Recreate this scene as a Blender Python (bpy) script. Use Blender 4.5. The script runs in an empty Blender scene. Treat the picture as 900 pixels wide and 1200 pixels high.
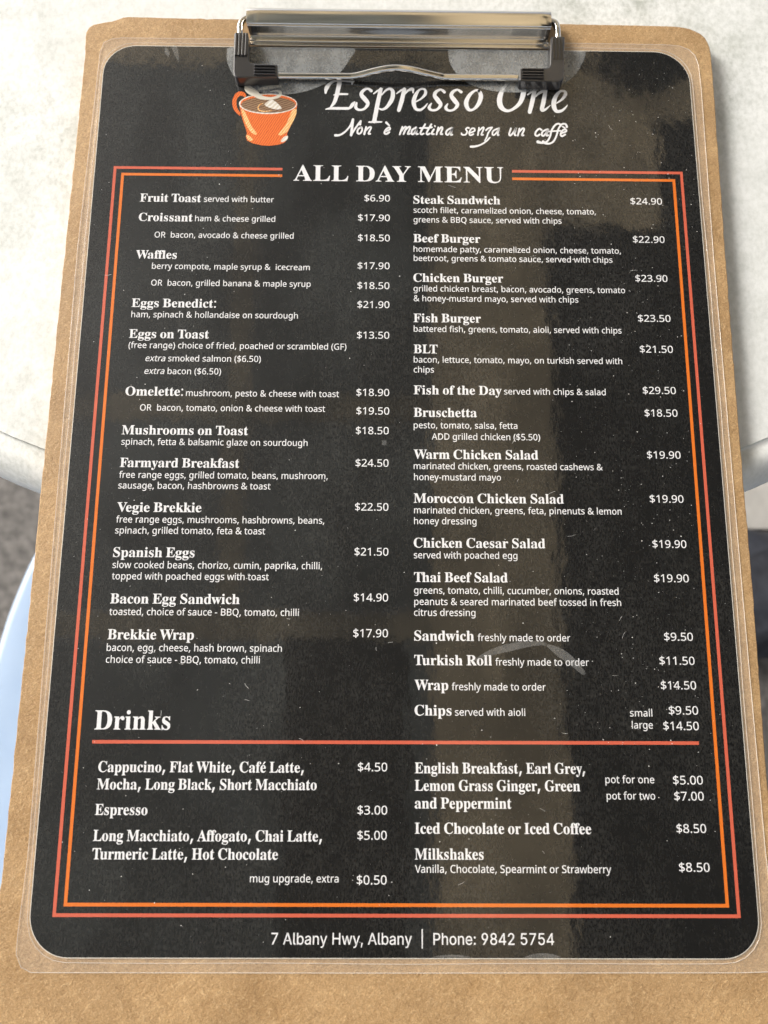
import bpy, bmesh, math, random
import numpy as np
from mathutils import Vector, Matrix

scene = bpy.context.scene
COL = scene.collection
R_ = math.radians

# ------------------------------------------------------------------ camera
# millimetre frame of the printed sheet: u to the right, v towards the viewer, z up from the print; origin of the world under the sheet's middle
ROT = np.array([[0.99994873, -0.00510972, -0.00874181],
                [0.006536, 0.98510606, 0.17182352],
                [0.00773364, -0.17187185, 0.98508896]])
EYE = np.array([92.37127197, 157.88646613, -213.50553375])
FOCAL = 800.0


def W(u, v, z=0.0):
    return Vector(((u - 98.65) / 1000.0, (119.0 - v) / 1000.0, z / 1000.0))


def at(px, py, z=0.0):
    """sheet coordinates (mm) of the photograph's point on the level plane at height z (mm)"""
    d = ROT.T @ np.array([(px - 450.0) / FOCAL, (py - 600.0) / FOCAL, 1.0])
    s = (-z - EYE[2]) / d[2]
    p = EYE + s * d
    return float(p[0]), float(p[1])


def PW(px, py, z=0.0):
    u, v = at(px, py, z)
    return W(u, v, z)


cam = bpy.data.cameras.new('camera')
cam_ob = bpy.data.objects.new('camera', cam)
COL.objects.link(cam_ob)
scene.camera = cam_ob
cam.sensor_fit = 'HORIZONTAL'
cam.sensor_width = 36.0
cam.lens = 36.0 * FOCAL / 900.0
cam.clip_start = 0.005
cam.clip_end = 200.0
right, down, fwd = ROT[0], ROT[1], ROT[2]


def dirw(d):
    return Vector((d[0], -d[1], -d[2]))


M3 = Matrix((dirw(right), -dirw(down), -dirw(fwd))).transposed()
cam_ob.matrix_world = Matrix.Translation(W(EYE[0], EYE[1], -EYE[2])) @ M3.to_4x4()
cam.dof.use_dof = True
cam.dof.focus_distance = 0.221
cam.dof.aperture_fstop = 15.0

# ------------------------------------------------------------------ light
SUN_EL, SUN_AZ = R_(30), R_(-62)          # azimuth clockwise from +Y: the light comes from the upper left
world = bpy.data.worlds.new('World')
scene.world = world
world.use_nodes = True
wn = world.node_tree
bg = wn.nodes['Background']
sky = wn.nodes.new('ShaderNodeTexSky')
sky.sky_type = 'NISHITA'
sky.sun_disc = False
sky.sun_elevation = SUN_EL
sky.sun_rotation = SUN_AZ
sky.air_density = 0.8
sky.dust_density = 6.0
sky.ozone_density = 0.3
haze_w = wn.nodes.new('ShaderNodeHueSaturation')
haze_w.inputs['Saturation'].default_value = 0.42      # a milky, overcast sky
wn.links.new(sky.outputs[0], haze_w.inputs['Color'])
wn.links.new(haze_w.outputs[0], bg.inputs[0])
bg.inputs[1].default_value = 0.15
sun = bpy.data.lights.new('sun', 'SUN')
sun.energy = 1.5
sun.angle = R_(15)
sun.color = (1.0, 0.985, 0.96)
sun_ob = bpy.data.objects.new('sun', sun)
COL.objects.link(sun_ob)
sun_dir = Vector((math.sin(SUN_AZ) * math.cos(SUN_EL), math.cos(SUN_AZ) * math.cos(SUN_EL), math.sin(SUN_EL)))
sun_ob.rotation_euler = sun_dir.to_track_quat('Z', 'Y').to_euler()
sun_ob.location = sun_dir * 3

scene.view_settings.view_transform = 'Standard'
scene.view_settings.look = 'None'
scene.view_settings.gamma = 1.0
scene.view_settings.exposure = 0.5
scene.cycles.max_bounces = 10
scene.cycles.transparent_max_bounces = 16
scene.cycles.caustics_reflective = False
scene.cycles.caustics_refractive = False

# ------------------------------------------------------------------ helpers


def lin(r, g, b):
    def f(c):
        c /= 255.0
        return c / 12.92 if c <= 0.04045 else ((c + 0.055) / 1.055) ** 2.4
    return (f(r), f(g), f(b), 1.0)


def thing(name, label, cat, loc, group=None):
    o = bpy.data.objects.new(name, None)
    o.empty_display_size = 0.02
    o.location = loc
    COL.objects.link(o)
    o['label'] = label
    o['category'] = cat
    if group:
        o['group'] = group
    return o


def root_loc(o):
    p = Vector((0, 0, 0))
    while o is not None:
        p += o.location
        o = o.parent
    return p


def obj(name, verts, faces, mat, parent=None, smooth=False):
    off = root_loc(parent) if parent else Vector((0, 0, 0))
    me = bpy.data.meshes.new(name)
    me.from_pydata([tuple(Vector(v) - off) for v in verts], [], faces)
    me.materials.append(mat)
    me.update()
    o = bpy.data.objects.new(name, me)
    COL.objects.link(o)
    if parent:
        o.parent = parent
    if smooth:
        for p in me.polygons:
            p.use_smooth = True
    return o


def obj_bm(name, bm, mat, parent=None, smooth=False):
    off = root_loc(parent) if parent else Vector((0, 0, 0))
    bmesh.ops.translate(bm, verts=bm.verts, vec=-off)
    me = bpy.data.meshes.new(name)
    bm.to_mesh(me)
    bm.free()
    me.materials.append(mat)
    o = bpy.data.objects.new(name, me)
    COL.objects.link(o)
    if parent:
        o.parent = parent
    if smooth:
        for p in me.polygons:
            p.use_smooth = True
    return o


def prism(bm, ring_top, ring_bot):
    """closed solid between two rings of the same count (world coordinates)"""
    t = [bm.verts.new(v) for v in ring_top]
    b = [bm.verts.new(v) for v in ring_bot]
    n = len(t)
    bm.faces.new(t)
    bm.faces.new(list(reversed(b)))
    for i in range(n):
        bm.faces.new((t[i], b[i], b[(i + 1) % n], t[(i + 1) % n]))
    bmesh.ops.recalc_face_normals(bm, faces=bm.faces)


def box(bm, lo, hi):
    x0, y0, z0 = lo
    x1, y1, z1 = hi
    prism(bm, [Vector((x0, y0, z1)), Vector((x1, y0, z1)), Vector((x1, y1, z1)), Vector((x0, y1, z1))],
          [Vector((x0, y0, z0)), Vector((x1, y0, z0)), Vector((x1, y1, z0)), Vector((x0, y1, z0))])


def tube(bm, pts, r, seg=10, caps=True):
    """round rod along a smooth path; r is one radius or one per point"""
    pts = [Vector(p) for p in pts]
    rs = r if isinstance(r, (list, tuple)) else [r] * len(pts)
    rings = []
    prev = None
    for i, p in enumerate(pts):
        a = pts[max(i - 1, 0)]
        b = pts[min(i + 1, len(pts) - 1)]
        t = (b - a).normalized()
        if prev is None:
            n = t.orthogonal().normalized()
        else:
            n = (prev - t * prev.dot(t)).normalized()
        prev = n
        m = t.cross(n)
        rings.append([bm.verts.new(p + (n * math.cos(k * 2 * math.pi / seg) + m * math.sin(k * 2 * math.pi / seg)) * rs[i])
                      for k in range(seg)])
    for i in range(len(rings) - 1):
        for k in range(seg):
            bm.faces.new((rings[i][k], rings[i][(k + 1) % seg], rings[i + 1][(k + 1) % seg], rings[i + 1][k]))
    if caps:
        bm.faces.new(list(reversed(rings[0])))
        bm.faces.new(rings[-1])
    bmesh.ops.recalc_face_normals(bm, faces=bm.faces)


def catmull(P, n=8, closed=False):
    P = [tuple(map(float, p)) for p in P]
    out = []
    m = len(P)
    for i in range(m if closed else m - 1):
        if closed:
            a, b, c, d = P[(i - 1) % m], P[i], P[(i + 1) % m], P[(i + 2) % m]
        else:
            a, b, c, d = P[max(i - 1, 0)], P[i], P[i + 1], P[min(i + 2, m - 1)]
        for k in range(n):
            t = k / n
            out.append(tuple(0.5 * ((2 * b[j]) + (-a[j] + c[j]) * t + (2 * a[j] - 5 * b[j] + 4 * c[j] - d[j]) * t * t
                                    + (-a[j] + 3 * b[j] - 3 * c[j] + d[j]) * t ** 3) for j in range(len(b))))
    if not closed:
        out.append(P[-1])
    return out


def round_rect(u0, v0, u1, v1, r, seg=8):
    """rounded rectangle in sheet mm, counter-clockwise seen from above"""
    rr = r if isinstance(r, (list, tuple)) else [r] * 4      # top-left, bottom-left, bottom-right, top-right
    pts = []
    for (cu, cv, a0, q) in ((u0 + rr[0], v0 + rr[0], 90, rr[0]), (u0 + rr[1], v1 - rr[1], 180, rr[1]),
                            (u1 - rr[2], v1 - rr[2], 270, rr[2]), (u1 - rr[3], v0 + rr[3], 0, rr[3])):
        for k in range(seg + 1):
            a = R_(a0 + 90 * k / seg)
            pts.append((cu + q * math.cos(a), cv - q * math.sin(a)))
    return pts


# ------------------------------------------------------------------ materials
def mat(name):
    m = bpy.data.materials.new(name)
    m.use_nodes = True
    return m, m.node_tree, m.node_tree.nodes['Principled BSDF']


def node(nt, typ, **kw):
    n = nt.nodes.new(typ)
    for k, v in kw.items():
        setattr(n, k, v)
    return n


def noise(nt, scale, detail=2.0, rough=0.5, vec=None, distort=0.0):
    n = node(nt, 'ShaderNodeTexNoise')
    n.inputs['Scale'].default_value = scale
    n.inputs['Detail'].default_value = detail
    n.inputs['Roughness'].default_value = rough
    n.inputs['Distortion'].default_value = distort
    if vec is not None:
        nt.links.new(vec, n.inputs['Vector'])
    return n


def mapped(nt, scale=(1, 1, 1), rot=(0, 0, 0), loc=(0, 0, 0), typ='POINT'):
    tc = node(nt, 'ShaderNodeTexCoord')
    mp = node(nt, 'ShaderNodeMapping')
    mp.inputs['Scale'].default_value = scale
    mp.inputs['Rotation'].default_value = rot
    mp.inputs['Location'].default_value = loc
    mp.vector_type = typ
    nt.links.new(tc.outputs['Object'], mp.inputs['Vector'])
    return mp.outputs['Vector']


def ramp(nt, fac, stops):
    r = node(nt, 'ShaderNodeValToRGB')
    el = r.color_ramp.elements
    while len(el) < len(stops):
        el.new(0.5)
    for e, (p, c) in zip(el, stops):
        e.position = p
        e.color = c if len(c) == 4 else (*c, 1)
    nt.links.new(fac, r.inputs[0])
    return r.outputs[0]


def mixc(nt, fac, a, b, mode='MIX'):
    m = node(nt, 'ShaderNodeMix', data_type='RGBA', blend_type=mode)
    for sock, val in ((m.inputs[0], fac), (m.inputs[6], a), (m.inputs[7], b)):
        if isinstance(val, (int, float)):
            sock.default_value = val
        elif isinstance(val, tuple):
            sock.default_value = val
        else:
            nt.links.new(val, sock)
    return m.outputs[2]


def math_(nt, op, a, b=0.0):
    m = node(nt, 'ShaderNodeMath', operation=op)
    for s, v in ((m.inputs[0], a), (m.inputs[1], b)):
        if isinstance(v, (int, float)):
            s.default_value = v
        else:
            nt.links.new(v, s)
    return m.outputs[0]


def film_bump(nt):
    """the laminate's slight waviness and orange peel, the same over print and paper"""
    w = noise(nt, 95, 2.5, 0.55, mapped(nt, (1.25, 0.8, 1)))
    f = noise(nt, 1150, 2.0, 0.6, mapped(nt, (1.2, 0.62, 1)))
    b1 = node(nt, 'ShaderNodeBump')
    b1.inputs['Strength'].default_value = 1.0
    b1.inputs['Distance'].default_value = 0.000055
    nt.links.new(w.outputs[0], b1.inputs['Height'])
    b2 = node(nt, 'ShaderNodeBump')
    b2.inputs['Strength'].default_value = 1.0
    b2.inputs['Distance'].default_value = 0.0000045
    nt.links.new(f.outputs[0], b2.inputs['Height'])
    nt.links.new(b1.outputs[0], b2.inputs['Normal'])
    return b2.outputs[0]


def laminated(name, color, grain=None):
    m, nt, p = mat(name)
    p.inputs['Base Color'].default_value = color
    p.inputs['Roughness'].default_value = 0.6
    p.inputs['Specular IOR Level'].default_value = 0.25
    p.inputs['Coat Weight'].default_value = 1.0
    p.inputs['Coat Roughness'].default_value = 0.035
    p.inputs['Coat IOR'].default_value = 1.75
    nt.links.new(film_bump(nt), p.inputs['Coat Normal'])
    return m, nt, p


def ink_material():
    """black grunge print: a charcoal scuff with a fine upright grain"""
    m, nt, p = laminated('black_print', (0.012, 0.012, 0.011, 1))
    big = noise(nt, 22, 4, 0.6, mapped(nt, (1.3, 0.6, 1), loc=(0.3, 0.1, 0)), 0.4)
    fine = noise(nt, 1900, 2, 0.7, mapped(nt, (1.0, 0.45, 1)))
    mid = noise(nt, 420, 3, 0.7, mapped(nt, (1.0, 0.6, 1)))
    g = ramp(nt, fine.outputs[0], [(0.38, (0, 0, 0)), (0.75, (1, 1, 1))])
    g2 = ramp(nt, mid.outputs[0], [(0.35, (0.25, 0.25, 0.25)), (0.7, (1, 1, 1))])
    s = ramp(nt, big.outputs[0], [(0.40, (0.25, 0.25, 0.25)), (0.66, (1, 1, 1))])
    k = mixc(nt, 1.0, g, g2, 'MULTIPLY')
    k = mixc(nt, 1.0, k, s, 'MULTIPLY')
    c = mixc(nt, k, (0.0035, 0.0035, 0.0032, 1), (0.058, 0.057, 0.052, 1))
    nt.links.new(c, p.inputs['Base Color'])
    return m


M_INK = ink_material()
M_WHITE = laminated('white_print', (0.80, 0.80, 0.81, 1))[0]
M_RED = laminated('coral_print', lin(206, 98, 74))[0]
M_ORANGE = laminated('orange_print', lin(222, 116, 38))[0]
M_PAPER = laminated('paper_edge_white', (0.72, 0.68, 0.6, 1))[0]


def board_material():
    m, nt, p = mat('hardboard')
    base = noise(nt, 60, 4, 0.6, mapped(nt))
    c = ramp(nt, base.outputs[0], [(0.3, (0.39, 0.24, 0.108)), (0.7, (0.50, 0.325, 0.16))])
    h = None
    for i, (ang, sc) in enumerate(((0.3, 1.0), (1.15, 1.25), (2.0, 0.9), (2.7, 1.15), (0.8, 0.7))):
        n = noise(nt, 1650 * sc, 3.0, 0.6, mapped(nt, (3.6, 1.0, 1), (0, 0, ang), (i * 0.7, i * 0.31, 0), 'TEXTURE'), 0.8)
        f = ramp(nt, n.outputs[0], [(0.58, (0, 0, 0)), (0.70, (1, 1, 1))])
        c = mixc(nt, math_(nt, 'MULTIPLY', f, 0.33), c, (0.74, 0.53, 0.30, 1))
        d = ramp(nt, n.outputs[0], [(0.30, (1, 1, 1)), (0.42, (0, 0, 0))])
        c = mixc(nt, math_(nt, 'MULTIPLY', d, 0.30), c, (0.17, 0.085, 0.03, 1))
        h = n.outputs[0] if h is None else math_(nt, 'ADD', h, n.outputs[0])
    st = noise(nt, 26, 5, 0.62, mapped(nt, loc=(0.4, 0.9, 0)), 0.8)
    c = mixc(nt, 0.5, c, ramp(nt, st.outputs[0], [(0.34, (0.74, 0.72, 0.70)), (0.52, (1, 1, 1)), (0.70, (1.14, 1.12, 1.08))]), 'MULTIPLY')
    gr = noise(nt, 2600, 2, 0.7, mapped(nt))
    c = mixc(nt, 0.55, c, ramp(nt, gr.outputs[0], [(0.3, (0.55, 0.55, 0.55)), (0.72, (1.35, 1.35, 1.35))]), 'MULTIPLY')
    nt.links.new(c, p.inputs['Base Color'])
    p.inputs['Roughness'].default_value = 0.55
    p.inputs['Specular IOR Level'].default_value = 0.35
    b = node(nt, 'ShaderNodeBump')
    b.inputs['Distance'].default_value = 0.00012
    b.inputs['Strength'].default_value = 0.8
    nt.links.new(h, b.inputs['Height'])
    nt.links.new(b.outputs[0], p.inputs['Normal'])
    return m


M_BOARD = board_material()


def film_material(name, alpha, color=(0.82, 0.82, 0.80, 1), rough=0.12):
    m, nt, p = mat(name)
    p.inputs['Base Color'].default_value = color
    p.inputs['Roughness'].default_value = rough
    p.inputs['Alpha'].default_value = alpha
    p.inputs['Coat Weight'].default_value = 0.6
    p.inputs['Coat Roughness'].default_value = 0.05
    return m


M_FILM = film_material('clear_film', 0.13, (0.80, 0.77, 0.70, 1))
M_FILM_EDGE = film_material('film_edge', 0.32, (0.93, 0.88, 0.80, 1))


def chrome_material():
    m, nt, p = mat('chrome')
    p.inputs['Base Color'].default_value = (0.86, 0.83, 0.78, 1)
    p.inputs['Metallic'].default_value = 1.0
    n = noise(nt, 300, 3, 0.6, mapped(nt, (0.08, 1, 1)))
    r = ramp(nt, n.outputs[0], [(0.3, (0.10, 0.10, 0.10)), (0.75, (0.20, 0.20, 0.20))])
    nt.links.new(r, p.inputs['Roughness'])
    return m


M_CHROME = chrome_material()


def rubber_material():
    m, nt, p = mat('black_plastic')
    p.inputs['Base Color'].default_value = (0.024, 0.024, 0.027, 1)
    p.inputs['Coat Weight'].default_value = 1.0
    p.inputs['Coat Roughness'].default_value = 0.12
    p.inputs['Roughness'].default_value = 0.3
    n = noise(nt, 2500, 3, 0.6, mapped(nt))
    b = node(nt, 'ShaderNodeBump')
    b.inputs['Distance'].default_value = 0.00003
    b.inputs['Strength'].default_value = 0.5
    nt.links.new(n.outputs[0], b.inputs['Height'])
    nt.links.new(b.outputs[0], p.inputs['Normal'])
    return m


M_RUBBER = rubber_material()


def table_material():
    m, nt, p = mat('white_stone_laminate')
    a = noise(nt, 55, 6, 0.68, mapped(nt), 0.5)
    b = noise(nt, 620, 4, 0.65, mapped(nt, (1, 0.75, 1)))
    c = noise(nt, 9, 3, 0.5, mapped(nt, loc=(0.2, 0.5, 0)))
    k = ramp(nt, a.outputs[0], [(0.42, (0, 0, 0)), (0.64, (1, 1, 1))])
    g = ramp(nt, b.outputs[0], [(0.40, (0, 0, 0)), (0.72, (1, 1, 1))])
    q = ramp(nt, c.outputs[0], [(0.35, (0.35, 0.35, 0.35)), (0.7, (1, 1, 1))])
    f = mixc(nt, 1.0, mixc(nt, 0.55, k, g), q, 'MULTIPLY')
    col = mixc(nt, f, (0.81, 0.825, 0.805, 1), (0.36, 0.385, 0.335, 1))
    nt.links.new(col, p.inputs['Base Color'])
    p.inputs['Roughness'].default_value = 0.38
    bp = node(nt, 'ShaderNodeBump')
    bp.inputs['Distance'].default_value = 0.00004
    bp.inputs['Strength'].default_value = 0.5
    nt.links.new(b.outputs[0], bp.inputs['Height'])
    nt.links.new(bp.outputs[0], p.inputs['Normal'])
    return m


M_TABLE = table_material()


def plain(name, c0, c1, scale, rough=0.6, metallic=0.0, bump=0.0):
    m, nt, p = mat(name)
    n = noise(nt, scale, 5, 0.6, mapped(nt))
    nt.links.new(ramp(nt, n.outputs[0], [(0.32, c0), (0.68, c1)]), p.inputs['Base Color'])
    p.inputs['Roughness'].default_value = rough
    p.inputs['Metallic'].default_value = metallic
    if bump:
        b = node(nt, 'ShaderNodeBump')
        b.inputs['Distance'].default_value = bump
        nt.links.new(n.outputs[0], b.inputs['Height'])
        nt.links.new(b.outputs[0], p.inputs['Normal'])
    return m


M_GROUND = plain('asphalt_paving', (0.085, 0.08, 0.074), (0.22, 0.205, 0.188), 70, 0.9, 0, 0.002)
M_PALE = plain('pale_paving', (0.45, 0.43, 0.39), (0.58, 0.555, 0.51), 30, 0.9, 0, 0.001)
M_IRON = plain('cast_iron', (0.03, 0.03, 0.03), (0.05, 0.05, 0.05), 200, 0.5, 0.6, 0.0002)
M_CHAIR = plain('blue_moulded_plastic', (0.42, 0.55, 0.74), (0.47, 0.60, 0.78), 25, 0.35)
M_BAG = plain('dark_navy_cloth', (0.010, 0.012, 0.018), (0.035, 0.04, 0.055), 40, 0.8, 0, 0.002)
M_POST = plain('weathered_timber', (0.10, 0.07, 0.045), (0.18, 0.13, 0.085), 40, 0.8, 0, 0.001)


def sheet_material(name, color, trans, low=0.45):
    m, nt, p = mat(name)
    n = noise(nt, 6, 5, 0.6, mapped(nt, (1, 0.55, 1)), 0.6)
    v = ramp(nt, n.outputs[0], [(0.36, (low, low, low)), (0.64, (1, 1, 1))])
    c = mixc(nt, 1.0, v, (*color, 1), 'MULTIPLY')
    t = node(nt, 'ShaderNodeBsdfTranslucent')
    nt.links.new(c, t.inputs[0])
    nt.links.new(c, p.inputs['Base Color'])
    p.inputs['Roughness'].default_value = 0.8
    mx = node(nt, 'ShaderNodeMixShader')
    mx.inputs[0].default_value = trans
    nt.links.new(p.outputs[0], mx.inputs[1])
    nt.links.new(t.outputs[0], mx.inputs[2])
    nt.links.new(mx.outputs[0], nt.nodes['Material Output'].inputs[0])
    return m


M_ROOF_GREY = sheet_material('added_roof_grey', (0.48, 0.50, 0.48), 0.8, 0.5)  # tones of the added roof, set for what the film mirrors
M_ROOF_TAN = sheet_material('added_roof_tan', (0.84, 0.755, 0.60), 0.92, 0.66)
M_ROOF_DIM = sheet_material('added_roof_dim', (0.68, 0.62, 0.50), 0.85, 0.55)  # dimmer copy of the tan canvas, for fainter mirrored bands
M_ROOF_DARK = plain('added_roof_dark', (0.03, 0.027, 0.022), (0.05, 0.045, 0.036), 10, 0.8)

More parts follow.
